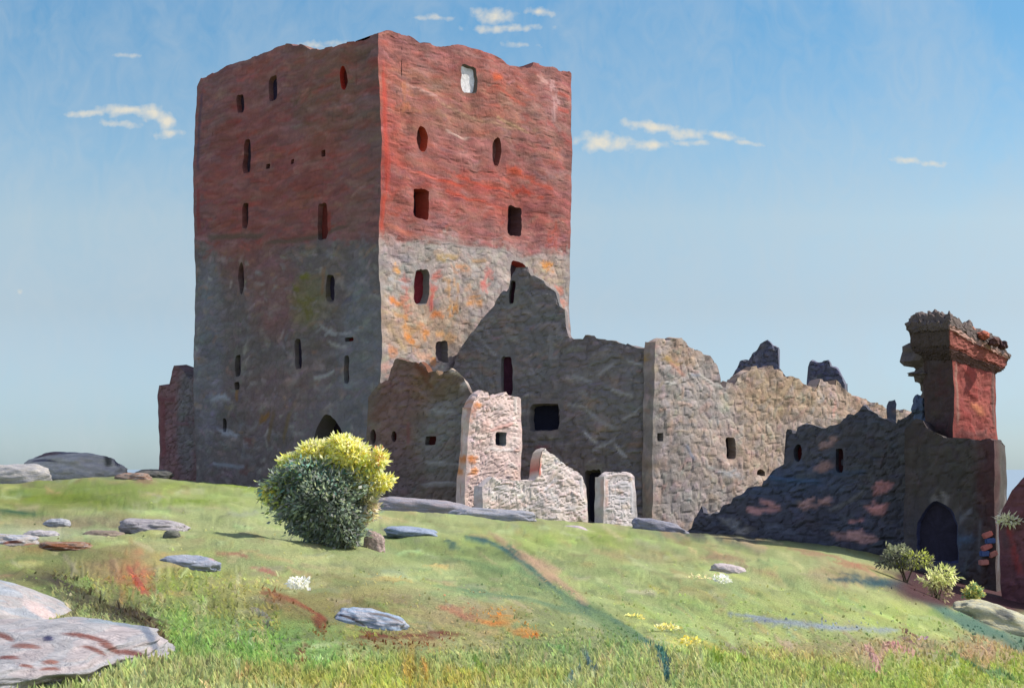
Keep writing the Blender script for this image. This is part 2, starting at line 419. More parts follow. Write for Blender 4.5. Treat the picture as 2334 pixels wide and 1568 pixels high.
gc.auto(2600, (60, 150), (12, 26), g_angle, 0.10, 0.05, 0.55, 0.25, box=(-400, 2740, 1060, 1780))
gc.auto(4200, (24, 90), (5, 14), g_angle, 0.16, 0.08, 0.68, 0.4, box=(-400, 2740, 1070, 1780),
        cols=[(196, 200, 144), (150, 160, 80), (186, 156, 116), (124, 140, 96), (206, 200, 152), (180, 170, 110), (170, 160, 140)], pc=0.42)
for s in [  # plain marks of the turf: earth, heather, moss, trodden lines, flowers
    (1100, 1232, 60, 8, 30, (40, 56, 86)), (1035, 1245, 60, 12, 25, (70, 104, 92)), (1190, 1270, 210, 20, 38, (184, 150, 122)), (1210, 1300, 130, 16, 40, (190, 158, 128)),
    (1180, 1262, 70, 6, 40, (70, 112, 92)), (1240, 1325, 130, 9, 42, (74, 116, 96)), (1330, 1390, 150, 9, 30, (66, 106, 104)), (1430, 1440, 130, 9, 33, (72, 110, 112)),
    (1500, 1500, 90, 10, 62, (56, 96, 100)), (1520, 1545, 60, 12, 82, (52, 84, 96)), (1395, 1420, 190, 26, 32, (116, 146, 92)), (1340, 1500, 60, 10, 70, (80, 110, 120)),
    (1355, 1535, 26, 12, 80, (60, 88, 104)), (1310, 1545, 70, 10, 120, (84, 120, 120)), (1130, 1300, 260, 14, 18, (124, 152, 98)), (1060, 1350, 180, 12, 16, (126, 156, 104)),
    (2010, 1327, 220, 12, 8, (54, 88, 92)), (2100, 1350, 160, 14, 22, (60, 96, 96)), (2170, 1400, 180, 22, 30, (92, 128, 104)), (2260, 1445, 150, 16, 26, (98, 132, 112)),
    (1720, 1410, 170, 12, 12, (140, 154, 170)), (1840, 1425, 120, 10, 6, (150, 164, 160)), (2230, 1525, 180, 8, 14, (100, 132, 90)), (2200, 1505, 120, 8, 22, (92, 128, 90)),
    (950, 1452, 130, 16, 3, (122, 66, 44)), (860, 1455, 110, 20, 10, (118, 62, 42)), (735, 1425, 60, 34, 50, (112, 58, 38)), (690, 1478, 40, 20, 0, (112, 70, 44)),
    (1010, 1445, 90, 12, 4, (116, 60, 44)), (640, 1368, 120, 22, 12, (140, 96, 66)), (700, 1390, 110, 16, 30, (156, 88, 62)), (1060, 1405, 110, 22, 22, (186, 128, 98)),
    (1130, 1412, 90, 22, 2, (214, 160, 84)), (1190, 1440, 80, 24, 4, (208, 158, 88)), (1130, 1422, 80, 8, 0, (220, 140, 66)), (1215, 1452, 60, 8, 0, (222, 136, 60)),
    (600, 1300, 90, 12, 12, (190, 130, 110)), (530, 1265, 80, 10, 10, (180, 120, 100)), 
    (320, 1325, 90, 22, 60, (180, 96, 76)), (345, 1340, 70, 16, 65, (170, 110, 80)), 
    (250, 1395, 240, 26, 14, (60, 54, 44)), (130, 1335, 190, 30, 28, (70, 60, 50)), (360, 1450, 110, 34, 60, (104, 86, 66)),
    (330, 1410, 110, 20, 20, (74, 62, 50)), (1000, 1100, 1, 1, 0, (0, 0, 0)), (440, 1395, 160, 24, 62, (156, 160, 110)), (600, 1400, 70, 12, 30, (130, 130, 120)),
    (540, 1430, 60, 10, 82, (196, 204, 170)), (575, 1450, 44, 10, 86, (186, 198, 160)), (900, 1322, 160, 8, 4, (196, 180, 110)), (1000, 1290, 60, 8, 10, (216, 190, 120)),
    (930, 1505, 110, 30, 85, (196, 140, 60)), (960, 1520, 60, 30, 70, (186, 120, 50)), (1100, 1520, 90, 14, 60, (104, 136, 60)), (1640, 1525, 70, 22, 60, (120, 140, 50)),
    (1690, 1520, 70, 22, 65, (112, 134, 46)), (1620, 1480, 120, 24, 20, (196, 192, 96)), (1560, 1470, 100, 16, 26, (206, 204, 110)), (1740, 1480, 120, 14, 22, (190, 188, 110)),
    (2040, 1480, 90, 14, 20, (190, 140, 140)), (2080, 1460, 60, 20, 20, (140, 108, 100)), (1990, 1490, 60, 14, 50, (196, 150, 150)), (320, 1190, 90, 10, 4, (126, 96, 76)),
    (325, 1100, 50, 12, 0, (150, 120, 96)), (60, 1235, 200, 8, 3, (150, 96, 70)), (150, 1245, 180, 8, 4, (140, 110, 84)), (40, 1168, 130, 10, 2, (54, 96, 66)),
    (420, 1145, 260, 12, 2, (126, 150, 56)), (560, 1110, 190, 10, 8, (138, 160, 60)), (130, 1140, 300, 22, 2, (120, 140, 40)), (240, 1115, 260, 14, 0, (134, 156, 70)),
    (1950, 1290, 120, 12, 12, (180, 120, 96)), (1850, 1262, 140, 12, 10, (176, 144, 110)), (1640, 1270, 160, 14, 14, (172, 146, 110)),
]:
    steep = 60 < s[4] < 125 and s[0] < 1280
    an_ = math.radians(s[4]); wd_ = s[3] * (1.5 if s[5][2] > s[5][0] else 1.2)
    for _ in range(7):
        du = rng.uniform(-.28, .28) * s[2]; dv = rng.uniform(-.4, .4) * wd_
        gc.stroke(s[0] + du * math.cos(an_) - dv * math.sin(an_), s[1] + du * math.sin(an_) + dv * math.cos(an_), s[2] * rng.uniform(.35, .8), max(3.5, wd_ * rng.uniform(.2, .5)), an_ + rng.normal(0, .06),
                  s2l(s[5]) * rng.uniform(.85, 1.15), 0.25 if steep else 0.72, 0.15)


def trail(pts, w0, w1, col, a=.8, n=3):
    """a trodden line in the turf"""
    for i in range(len(pts) - 1):
        (x0, y0), (x1, y1) = pts[i], pts[i + 1]; Ls = math.hypot(x1 - x0, y1 - y0); an_ = math.atan2(y1 - y0, x1 - x0)
        w_ = w0 + (w1 - w0) * i / max(1, len(pts) - 2)
        for k in range(int(Ls / 14) * n):
            t_ = rng.random(); off_ = rng.normal(0, w_ * .25)
            gc.stroke(x0 + (x1 - x0) * t_ - math.sin(an_) * off_, y0 + (y1 - y0) * t_ + math.cos(an_) * off_, rng.uniform(30, 70), max(3, w_ * rng.uniform(.3, .8)), an_ + rng.normal(0, .05), s2l(col) * rng.uniform(.8, 1.25), a * .6, .1)


trail([(1190, 1262), (1270, 1320), (1330, 1372)], 30, 16, (196, 164, 132), .7)
trail([(1060, 1222), (1110, 1234), (1150, 1252), (1195, 1285), (1250, 1330), (1300, 1368), (1370, 1402), (1430, 1432), (1480, 1466), (1505, 1505), (1520, 1552)], 9, 10, (62, 104, 98), 1.0)
trail([(1180, 1290), (1250, 1345), (1330, 1395), (1420, 1440), (1480, 1490)], 26, 34, (118, 146, 100), .5)
trail([(1355, 1405), (1400, 1440), (1440, 1500)], 30, 40, (122, 148, 96), .5)
trail([(1895, 1320), (1960, 1326), (2050, 1338), (2110, 1362)], 9, 16, (50, 84, 88), 1.0)
trail([(2080, 1352), (2150, 1392), (2240, 1436), (2334, 1472)], 22, 30, (92, 126, 106), .8)
trail([(1060, 1345), (1200, 1365), (1330, 1400)], 12, 12, (112, 142, 104), .6)
trail([(1700, 1404), (1780, 1416), (1900, 1432), (2040, 1436)], 9, 9, (150, 162, 172), .7)
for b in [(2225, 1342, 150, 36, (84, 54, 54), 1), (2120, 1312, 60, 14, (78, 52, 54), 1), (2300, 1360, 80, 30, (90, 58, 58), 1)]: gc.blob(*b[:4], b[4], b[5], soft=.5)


def build_ground():
    pxs = np.concatenate([np.linspace(-6500, -260, 60)[:-1], np.arange(-260, 2600, 2.6), np.linspace(2600, 9500, 60)])
    # rows: even steps of the sight line up to the crest, then onward to the shore
    R1 = 1.0 / (np.linspace(0, 1, 235) ** 1.0)[::-1].clip(1e-9) if False else None
    t = np.concatenate([np.linspace(1.0, 0.10, 40)[:-1], np.linspace(0.10, 0.0, 260)])       # 1/d - 1/D, from near to crest
    beyond = np.array([1.0, 2, 3.5, 5, 7, 9, 12, 15, 20, 26, 32, 40, 50, 80, 140, 240])
    PX = np.repeat(pxs[None, :], len(t) + len(beyond), 0)
    D = cdist(pxs)
    rows = [1.0 / (tt + 1.0 / D) for tt in t] + [D + b for b in beyond]
    DD = np.array(rows)
    Z = ground_z(PX, DD)
    X = (PX - CX) / F * DD
    PY = YH - Z / DD * F
    Cc = gc.at(PX, PY); Hh = gc.at(PX, PY, 'H')
    Z = Z + (Hh - 0.4) * 0.05 * np.clip(DD / 30, .3, 1.4)
    V = np.stack([X, DD, Z], -1)
    r, c = PX.shape; I = np.arange(r * c).reshape(r, c)
    Q = np.stack([I[:-1, :-1], I[:-1, 1:], I[1:, 1:], I[1:, :-1]], -1).reshape(-1, 4)
    a = Acc(); a.add(V, Cc.reshape(-1, 3), Q)
    tag(a.build('hillside', M_GRASS, smooth=True, gain=0.565), kind='structure')
    # the sea far beyond and below
    ms = bpy.data.materials.new('sea_water'); ms.use_nodes = True
    b = ms.node_tree.nodes['Principled BSDF']; b.inputs['Base Color'].default_value = (0.17, 0.23, 0.27, 1); b.inputs['Roughness'].default_value = 0.6
    nz = N(ms.node_tree, 'ShaderNodeTexNoise'); nz.inputs['Scale'].default_value = 0.05
    bp = N(ms.node_tree, 'ShaderNodeBump'); bp.inputs['Distance'].default_value = 1.0
    ms.node_tree.links.new(nz.outputs[0], bp.inputs['Height']); ms.node_tree.links.new(bp.outputs[0], b.inputs['Normal'])
    me = bpy.data.meshes.new('sea'); me.from_pydata([(-14000, -200, -45), (14000, -200, -45), (14000, 16000, -45), (-14000, 16000, -45)], [], [(0, 1, 2, 3)])
    me.materials.append(ms); o = bpy.data.objects.new('sea', me); COL.objects.link(o); tag(o, kind='structure')


build_ground()

# ------------------------------------------------------------------ walls


class Panel:
    """an upright wall face between two plan points, seen from its right-hand (camera) side"""
    def __init__(s, A, B, zb, res=0.09):
        s.A = np.array(A[:2], float); s.B = np.array(B[:2], float)
        v = s.B - s.A; s.L = float(np.hypot(*v)); s.t = v / s.L; s.n = np.array([s.t[1], -s.t[0]]); s.zb = zb; s.res = res
        s.holes = []; s.top = None; s.cv = None

    def uz(s, px, py):
        k = (px - CX) / F
        u = (k * s.A[1] - s.A[0]) / (s.t[0] - k * s.t[1]); d = s.A[1] + u * s.t[1]
        return u, (YH - py) / F * d, d / F

    def set_top(s, pts, rag=0.12, step=0.35):
        U = []; Z = []
        for px, py in pts:
            u, z, _ = s.uz(px, py); U.append(u); Z.append(z)
        n = int(s.L / step) + 3; j = rng.normal(0, rag, n)
        s.topf = lambda u: np.interp(u, U, Z) + j[np.clip(((np.asarray(u)) / step).astype(int), 0, n - 1)] * 0.6 + np.interp(np.asarray(u) / (step * 2), np.arange(n), j) * 0.6
        s.zmax = max(Z) + 3 * rag + .2

    def canvas(s, base):
        s.cv = Canvas(-0.5, s.L + 0.5, s.zb, s.zmax + 0.5, min(s.res, 0.07), base); return s.cv

    def S(s, px, py, L, Wd, ang, col, a=0.85, bend=0.1):
        u, z, m = s.uz(px, py)
        fs = s._fs(); steep = abs(math.sin(math.radians(ang))) > .7
        Lm, Wm = L * m * (1 if steep else fs), Wd * m * (fs if steep else 1); an = -math.radians(ang)
        if Wd < 13 or L / Wd > 9:
            s.cv.stroke(u, z, Lm, Wm, an, s2l(col), a, bend); return
        for _ in range(9):
            du = rng.uniform(-.45, .45) * Lm; dv = rng.uniform(-.4, .4) * Wm
            s.cv.stroke(u + du * math.cos(an) - dv * math.sin(an), z + du * math.sin(an) + dv * math.cos(an), max(.3, min(Lm * .6, .9)) * rng.uniform(.6, 1.1), rng.uniform(.12, .26),
                        rng.normal(0, .35) if rng.random() < .6 else an, s2l(col) * rng.uniform(.85, 1.12), a * .8, bend)

    def _fs(s): return 1.0 / max(0.35, abs(s.t[0]))

    def blob(s, px, py, rx, ry, col, a=1, soft=.8):
        u, z, m = s.uz(px, py); s.cv.blob(u, z, rx * m * s._fs(), ry * m, col, a, soft=soft)

    def hole(s, px, py, w, h, kind='slit', back=(40, 30, 38), reveal=None, depth=0.7, lean=0):
        u0, z0, m = s.uz(px - w / 2, py); u1, _, _ = s.uz(px + w / 2, py); _, z, m = s.uz(px, py)
        s.holes.append(dict(u0=u0, u1=u1, z0=z - h / 2 * m, z1=z + h / 2 * m, kind=kind, back=back, reveal=reveal, depth=depth))

    def P3(s, U, Z, off=0.0):
        U = np.asarray(U, float); Z = np.asarray(Z, float)
        return np.stack([s.A[0] + s.t[0] * U + s.n[0] * off, s.A[1] + s.t[1] * U + s.n[1] * off, Z], -1)

    def grid(s, acc_of, relief=0.08, wamp=0.12):
        us = np.linspace(0, s.L, int(s.L / s.res) + 2); zs = np.arange(s.zb, s.zmax, s.res)
        for h in s.holes:
            us = us[(np.abs(us - h['u0']) > .03) & (np.abs(us - h['u1']) > .03)]; zs = zs[(np.abs(zs - h['z0']) > .03) & (np.abs(zs - h['z1']) > .03)]
        us = np.unique(np.concatenate([us, [h[k] for h in s.holes for k in ('u0', 'u1')]])); zs = np.unique(np.concatenate([zs, [h[k] for h in s.holes for k in ('z0', 'z1')]]))
        U, Z = np.meshgrid(us, zs); T = s.topf(us)[None, :]
        Zc = np.minimum(Z, T)
        Cc = s.cv.at(U, Zc); Hh = s.cv.at(U, Zc, 'H')
        fade = np.clip(np.minimum(U, s.L - U) / 0.35, 0, 1)
        for h in s.holes:
            dx = np.maximum(np.maximum(h['u0'] - U, U - h['u1']), 0); dz = np.maximum(np.maximum(h['z0'] - Zc, Zc - h['z1']), 0)
            fade = np.minimum(fade, np.clip(np.hypot(dx, dz) / 0.25, 0, 1))
        off = (Hh - 0.35) * relief * fade
        V = s.P3(U, Zc) + np.stack([s.n[0] * off, s.n[1] * off, 0 * off], -1)
        V = wob(V, wamp)
        r, c = U.shape; I = np.arange(r * c).reshape(r, c)
        um = (us[:-1] + us[1:]) / 2; zm = (zs[:-1] + zs[1:]) / 2; UM, ZM = np.meshgrid(um, zm)
        ok = (Zc[1:, :-1] - Zc[:-1, :-1] > 1e-6) | (Zc[1:, 1:] - Zc[:-1, 1:] > 1e-6)
        for h in s.holes:
            ok &= ~((UM > h['u0']) & (UM < h['u1']) & (ZM > h['z0']) & (ZM < h['z1']))
        Q = np.stack([I[:-1, :-1], I[:-1, 1:], I[1:, 1:], I[1:, :-1]], -1)
        if callable(acc_of):
            which = acc_of(UM, ZM)
            for a, mask in which: a.add(V, Cc.reshape(-1, 3), Q[ok & mask])
        else:
            acc_of.add(V, Cc.reshape(-1, 3), Q[ok])
        s.us = us

    def crown(s, acc, thick, inner_drop=3.0, close=True, shade=1.0):
        """thickness: top of the wall, its back and its two ends"""
        us = s.us; T = s.topf(us)
        f = wob(s.P3(us, T), 0.12); m = wob(s.P3(us, T + 0.05 * np.sin(us * 5), -thick * .5), 0.12); b = wob(s.P3(us, T - 0.1, -thick), 0.12)
        c = s.cv.at(us, T - 0.15); n = len(us); I = np.arange(n)
        q = np.stack([I[:-1], I[1:], I[1:] + n, I[:-1] + n], -1)
        zb2 = np.full(n, s.zb) if inner_drop is None else T - inner_drop
        lo = wob(s.P3(us, zb2, -thick), 0.12)
        acc.add(np.concatenate([f, m, b, lo]), np.concatenate([c, c, c, c]), np.concatenate([q, q + n, q + 2 * n]))
        if close:
            for e in (0, 1):
                u = us[0] if e == 0 else us[-1]; tt = float(s.topf(np.array([u]))[0])
                zz = np.linspace(s.zb, tt, max(3, int((tt - s.zb) / .12)))
                oo = np.linspace(0, -thick, 12)
                ZZ, OO = np.meshgrid(zz, oo, indexing='ij')
                P = np.stack([s.A[0] + s.t[0] * u + s.n[0] * OO, s.A[1] + s.t[1] * u + s.n[1] * OO, ZZ], -1)
                P = wob(P, 0.12)
                cc = s.cv.at((-OO + .1) if e == 0 else (s.L + OO - .1), ZZ)
                r, k = ZZ.shape; J = np.arange(r * k).reshape(r, k)
                Qe = np.stack([J[:-1, :-1], J[:-1, 1:], J[1:, 1:], J[1:, :-1]], -1).reshape(-1, 4)
                acc.add(P, cc.reshape(-1, 3), Qe if e else Qe[:, ::-1])

    def windows(s, parent, names=None, wamp=0.12):
        """each opening: masonry edge of its own outline, splayed reveal, back coloured dark for the unlit inside"""
        for h in s.holes:
            nm = h.get('name') or 'window'
            uc = (h['u0'] + h['u1']) / 2; zc = (h['z0'] + h['z1']) / 2; hw = (h['u1'] - h['u0']) / 2; hh = (h['z1'] - h['z0']) / 2
            K = 32; ang = np.linspace(0, 2 * np.pi, K, endpoint=False) + 1e-4
            ca, sa = np.cos(ang), np.sin(ang); sq = 1 / np.maximum(np.abs(ca), np.abs(sa))
            RU = ca * sq; RZ = sa * sq
            if h['kind'] == 'slit': e = 5.0
            elif h['kind'] == 'oval': e = 2.0
            else: e = 9.0
            rr = 1 / (np.abs(ca) ** e + np.abs(sa) ** e) ** (1 / e); IU = ca * rr; IZ = sa * rr
            if h['kind'] == 'arch':
                IU = np.where(sa > 0, ca / (np.abs(ca) ** 1.7 + np.abs(sa) ** 1.7) ** (1 / 1.7), RU); IZ = np.where(sa > 0, sa / (np.abs(ca) ** 1.7 + np.abs(sa) ** 1.7) ** (1 / 1.7), RZ)
                # spread the arc over the whole upper part
                IZ = np.where(sa > 0, IZ, RZ)
            jt = 1 - 0.10 * rng.random(K); IU = IU * jt * .96; IZ = IZ * (1 - 0.06 * rng.random(K)) * .97
            o = wob(s.P3(uc + RU * hw, zc + RZ * hh), wamp); i = wob(s.P3(uc + IU * hw, zc + IZ * hh), wamp)
            dp = h['depth']
            b = wob(s.P3(uc + IU * hw * .9, zc + IZ * hh * .93, -dp), wamp)
            ctr = wob(s.P3([uc], [zc], -dp - 0.05), wamp)
            co = s.cv.at(uc + RU * hw * 1.05, zc + RZ * hh * 1.05)
            rc = s2l(h['reveal']) if h['reveal'] else co * 0.8
            rc = np.broadcast_to(rc, co.shape)
            bk = s2l(h['back']) * (0.8 + 0.5 * rng.random((K, 1)))
            I = np.arange(K); J = (I + 1) % K
            a = Acc(); a.add(np.concatenate([o, i]), np.concatenate([co, co]), np.stack([I, J, J + K, I + K], -1), 0)
            a.add(np.concatenate([i, b]), np.concatenate([rc, rc]), np.stack([I, J, J + K, I + K], -1), 0)
            a.add(np.concatenate([b, ctr]), np.concatenate([bk, s2l(h['back'])[None]]), np.stack([I, J, np.full(K, K), np.full(K, K)], -1), 1)
            a.build(nm, [M_WALL, M_OPENING_BACK], parent)


def xy(px, d): return ((px - CX) / F * d, d)


def last(p, **kw): p.holes[-1].update(kw)


BRICK_JIT = [(168, 86, 74), (156, 102, 94), (146, 86, 84), (172, 112, 100), (146, 114, 110), (180, 80, 64), (126, 88, 92), (172, 132, 124), (160, 122, 116)]
STONE_JIT = [(168, 160, 156), (176, 156, 148), (150, 150, 152), (176, 140, 110), (140, 132, 130), (186, 176, 170)]


# --- the great tower
def build_tower():
    dC, dL, dR = 74.0, 83.42, 84.6
    C, Lc, Rc = np.array(xy(865, dC)), np.array(xy(443, dL)), np.array(xy(1303, dR))
    back = Lc + (Rc - C)
    root = thing('castle_tower', (C[0], C[1] + 9, -1.5), 'huge square ruined tower, red brick above pale rubble stone', 'castle tower')
    brick, stone = Acc(), Acc()
    lf = Panel(Lc, C, -5.0, 0.085); rf = Panel(C, Rc, -5.0, 0.085)
    lf.set_top([(443, 205), (455, 182), (480, 165), (520, 150), (570, 134), (600, 118), (650, 108), (690, 105), (712, 118), (760, 110), (800, 95), (832, 86), (850, 78), (865, 72)], 0.05, 0.5)
    rf.set_top([(865, 72), (880, 70), (905, 74), (940, 80), (965, 98), (1010, 112), (1045, 108), (1090, 118), (1125, 125), (1160, 148), (1210, 152), (1215, 142), (1250, 150), (1300, 160), (1303, 165)], 0.05, 0.5)
    for p, side in ((lf, 'l'), (rf, 'r')):
        cv = p.canvas((160, 104, 97) if side == 'r' else (146, 106, 104))  # separate face colours: part of the left face's shade is painted in
        # stone below the brick band
        U = cv.x0 + np.arange(cv.w) * cv.res; Zs = cv.y0 + np.arange(cv.h) * cv.res
        if side == 'l': band = np.interp(U, [0, p.L], [11.75, 10.75])
        else: band = np.interp(U, [0, p.L], [10.75, 11.5])
        bs_ = rng.normal(0, .17, 60); bs2 = rng.normal(0, .14, 30); band = band + 0.08 * np.sin(U * 2.1) + bs_[np.clip((U + .5) / .38, 0, 59).astype(int)] + bs2[np.clip((U + .5) / .9, 0, 29).astype(int)]
        low = Zs[:, None] < band[None, :]
        cv.C[low] = s2l((176, 164, 157)) if side == 'r' else s2l((124, 113, 111))  # shade of the left face put into a darker stone colour
        p.band = (U, band)
        zt = float(np.max(p.topf(np.linspace(0, p.L, 50))))
        if side == 'l':
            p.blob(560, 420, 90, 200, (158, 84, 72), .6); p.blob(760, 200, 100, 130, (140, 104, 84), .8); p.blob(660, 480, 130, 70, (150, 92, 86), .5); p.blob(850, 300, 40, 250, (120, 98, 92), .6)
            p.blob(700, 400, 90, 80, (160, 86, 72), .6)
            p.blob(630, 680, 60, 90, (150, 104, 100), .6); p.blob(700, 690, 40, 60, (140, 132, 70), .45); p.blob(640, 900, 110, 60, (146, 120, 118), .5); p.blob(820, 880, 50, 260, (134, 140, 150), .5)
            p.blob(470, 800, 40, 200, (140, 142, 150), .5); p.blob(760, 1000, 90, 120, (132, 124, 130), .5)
        else:
            p.blob(1080, 250, 160, 60, (158, 112, 92), .7); p.blob(1240, 350, 70, 100, (142, 100, 92), .6); p.blob(890, 350, 30, 200, (186, 84, 68), .7); p.blob(1030, 380, 180, 40, (162, 92, 80), .5)
            p.blob(1080, 440, 200, 50, (176, 84, 70), .6); p.blob(930, 220, 60, 60, (172, 112, 88), .5); p.blob(1250, 220, 30, 60, (180, 130, 124), .6); p.blob(1150, 180, 60, 40, (172, 96, 76), .5)
            p.blob(960, 740, 90, 70, (190, 156, 122), .6); p.blob(1080, 640, 80, 60, (180, 164, 150), .5); p.blob(890, 620, 30, 80, (172, 164, 158), .6); p.blob(1250, 620, 40, 30, (190, 160, 130), .5)
        zb = 10.9
        cv.auto(1500, (0.8, 2.2), (0.18, 0.42), (0.0, 0.18), 0.10, 0.05, .6, .15, box=(0, p.L, zb, zt + .3), cols=BRICK_JIT, pc=.35)
        cv.auto(1900, (0.4, 1.2), (0.10, 0.22), (0.0, 0.25), 0.13, 0.06, .6, .2, box=(0, p.L, zb, zt + .3), cols=BRICK_JIT, pc=.4)
        cv.auto(1700, (0.4, 1.4), (0.16, 0.36), (0.0, 0.5), 0.10, 0.05, .6, .3, box=(0, p.L, -4, zb), cols=STONE_JIT, pc=.4 if side == 'r' else .15)
        cv.auto(2200, (0.25, 0.7), (0.12, 0.24), (0.0, 0.5), 0.13, 0.06, .65, .3, box=(0, p.L, -4, zb), cols=STONE_JIT, pc=.45 if side == 'r' else .15)
    for p in (lf, rf):
        g = p.cv; C0 = g.C.copy(); H0_ = g.H.copy()
        g.rubble(0.62, 0.13 if p is rf else 0.09, 0.2 if p is rf else 0.14, 0.55); C1 = g.C; H1 = g.H; g.C = C0; g.H = H0_; g.bricks()
        U, band = p.band; lowm = (g.y0 + np.arange(g.h) * g.res)[:, None] < band[None, :]
        g.C = np.where(lowm[..., None], C1, g.C); g.H = np.where(lowm, H1, g.H)
    for s in [(540, 540, 190, 16, 3, (104, 96, 80)), (700, 535, 240, 14, -4, (104, 92, 78)), (735, 470, 40, 20, 90, (150, 66, 50)), (745, 500, 60, 16, 90, (156, 60, 44)), (455, 480, 120, 12, 90, (150, 66, 66)),
              (455, 300, 220, 10, 90, (96, 78, 96)), (700, 700, 60, 30, 80, (120, 112, 50)), (690, 640, 50, 18, -40, (124, 118, 50)), (735, 640, 90, 10, 92, (150, 112, 80)),
              (560, 1030, 100, 16, 105, (124, 90, 84)), (620, 970, 90, 12, 110, (128, 104, 70)), (655, 970, 80, 10, 115, (134, 112, 76)), (600, 950, 40, 14, -30, (150, 110, 60)),
              (760, 760, 80, 14, 5, (170, 168, 168)), (770, 790, 60, 12, 10, (172, 166, 162)), (740, 860, 60, 10, -15, (178, 176, 172)), (500, 905, 60, 14, 5, (170, 172, 176)), (520, 985, 60, 14, 12, (168, 170, 178)),
              (520, 1060, 90, 10, 0, (160, 166, 176)), (540, 890, 50, 10, 88, (150, 110, 60))]:
        lf.S(*s)
    for s in [(878, 300, 330, 12, 90, (196, 74, 58)), (872, 480, 100, 10, 90, (200, 80, 60)), (1000, 408, 120, 8, 3, (200, 76, 50)), (1100, 415, 150, 9, 4, (196, 78, 56)), (1200, 402, 90, 14, 5, (196, 86, 58)),
              (1210, 445, 90, 16, 3, (190, 72, 52)), (1060, 445, 120, 10, 2, (196, 80, 60)), (1230, 425, 60, 9, 8, (200, 84, 60)), (1140, 470, 100, 8, 4, (186, 86, 70)), (950, 395, 90, 8, 5, (196, 110, 96)),
              (930, 190, 110, 8, 8, (196, 120, 104)), (960, 205, 80, 6, 8, (200, 160, 148)), (1262, 195, 26, 22, 80, (214, 168, 164)), (1268, 230, 30, 18, 90, (208, 164, 160)), (1262, 265, 40, 12, 88, (190, 150, 146)),
              (1240, 180, 26, 14, 20, (208, 160, 150)), (1285, 215, 30, 12, 0, (196, 100, 84)), (1285, 250, 30, 12, 0, (190, 92, 80)), (1080, 265, 200, 8, 6, (176, 136, 110)), (1160, 285, 90, 9, 10, (182, 150, 112)),
              (940, 225, 60, 40, 85, (184, 118, 84)), (1040, 305, 60, 5, 0, (222, 190, 176)), (1130, 180, 24, 14, 0, (206, 96, 60)), (1160, 220, 100, 9, 12, (186, 90, 70)), (1200, 208, 60, 8, 10, (184, 94, 70)),
              (905, 520, 60, 10, 10, (210, 130, 104)), (950, 535, 90, 12, 4, (190, 110, 92)), (1180, 545, 90, 6, 0, (196, 140, 128)), (1050, 555, 200, 9, 2, (176, 120, 110)), (1260, 540, 60, 30, 90, (176, 88, 72)),
              # lichen on the stone
              (905, 607, 14, 26, 0, (216, 158, 92)), (1045, 615, 50, 22, -8, (204, 150, 112)), (1015, 588, 50, 14, -4, (182, 154, 104)), (1095, 600, 40, 8, 0, (196, 152, 96)), (1252, 607, 38, 22, 14, (220, 148, 70)),
              (902, 690, 30, 18, 20, (224, 138, 66)), (925, 695, 50, 16, 70, (196, 128, 104)), (912, 718, 40, 12, 0, (204, 150, 84)), (1030, 670, 60, 40, 88, (206, 160, 112)), (1035, 715, 30, 36, 88, (220, 150, 74)),
              (1085, 690, 30, 22, 0, (214, 150, 84)), (1075, 680, 50, 30, 80, (196, 156, 126)), (925, 750, 60, 20, 70, (206, 148, 90)), (950, 765, 60, 44, 80, (204, 156, 110)), (930, 770, 26, 18, 20, (224, 140, 60)),
              (970, 750, 40, 26, 60, (222, 148, 80)), (1000, 720, 24, 16, 20, (214, 130, 76)), (900, 770, 50, 16, 40, (190, 166, 130)), (1020, 770, 40, 20, 10, (210, 160, 110)), (925, 650, 60, 14, 85, (186, 116, 104)),
              (990, 645, 60, 14, 95, (206, 110, 96)), (985, 690, 40, 9, 88, (206, 96, 84)), (1115, 640, 60, 16, 120, (206, 130, 120)), (1103, 660, 30, 14, 60, (214, 126, 116)), (890, 800, 40, 20, 90, (214, 150, 110)),
              (880, 845, 44, 34, 20, (224, 176, 160)), (995, 825, 26, 22, 10, (220, 144, 80)), (965, 810, 40, 14, 10, (222, 176, 150)), (910, 640, 60, 10, 5, (186, 186, 186)), (1060, 560, 260, 12, 2, (160, 152, 148)),
              (1278, 660, 26, 26, 20, (204, 132, 110)), (1285, 690, 26, 22, 10, (206, 140, 120)), (1290, 740, 30, 18, 90, (200, 140, 110)), (1270, 640, 50, 8, 4, (196, 176, 150))]:
        rf.S(*s)
    dk = (40, 30, 44)
    for h in [(541, 236, 16, 46, 'slit', (58, 44, 60)), (619, 203, 19, 60, 'slit', (54, 44, 66)), (783, 182, 20, 60, 'oval', (96, 34, 28)), (563, 352, 20, 84, 'slit', (58, 46, 56)), (562, 492, 14, 66, 'slit', (70, 48, 52)),
              (733, 500, 26, 90, 'slit', (110, 46, 40)), (550, 640, 16, 76, 'oval', (52, 32, 42)), (750, 658, 20, 66, 'slit', (52, 44, 62)), (684, 812, 16, 74, 'slit', (50, 42, 60)), (793, 845, 12, 70, 'slit', (64, 44, 54)),
              (543, 830, 14, 50, 'slit', (52, 44, 66)), (512, 965, 8, 36, 'slit', (40, 38, 48)), (795, 775, 22, 10, 'rect', (110, 30, 34)), (540, 875, 12, 20, 'slit', (60, 60, 80))]:
        lf.hole(*h, depth=0.28)
    lf.holes[2]['reveal'] = (190, 60, 44)
    for h in [(607, 377, 9, 13), (662, 363, 9, 13), (733, 352, 10, 14)]:
        lf.hole(*h, 'rect', (30, 30, 60), depth=.35); last(lf, name='putlog_hole')
    lf.hole(753, 1010, 74, 138, 'arch', (36, 26, 40), depth=1.0); last(lf, name='doorway')
    rf.hole(1069, 182, 34, 62, 'rect', (236, 234, 232), (120, 108, 98), depth=0.22)  # white back painted for the bright light in this opening
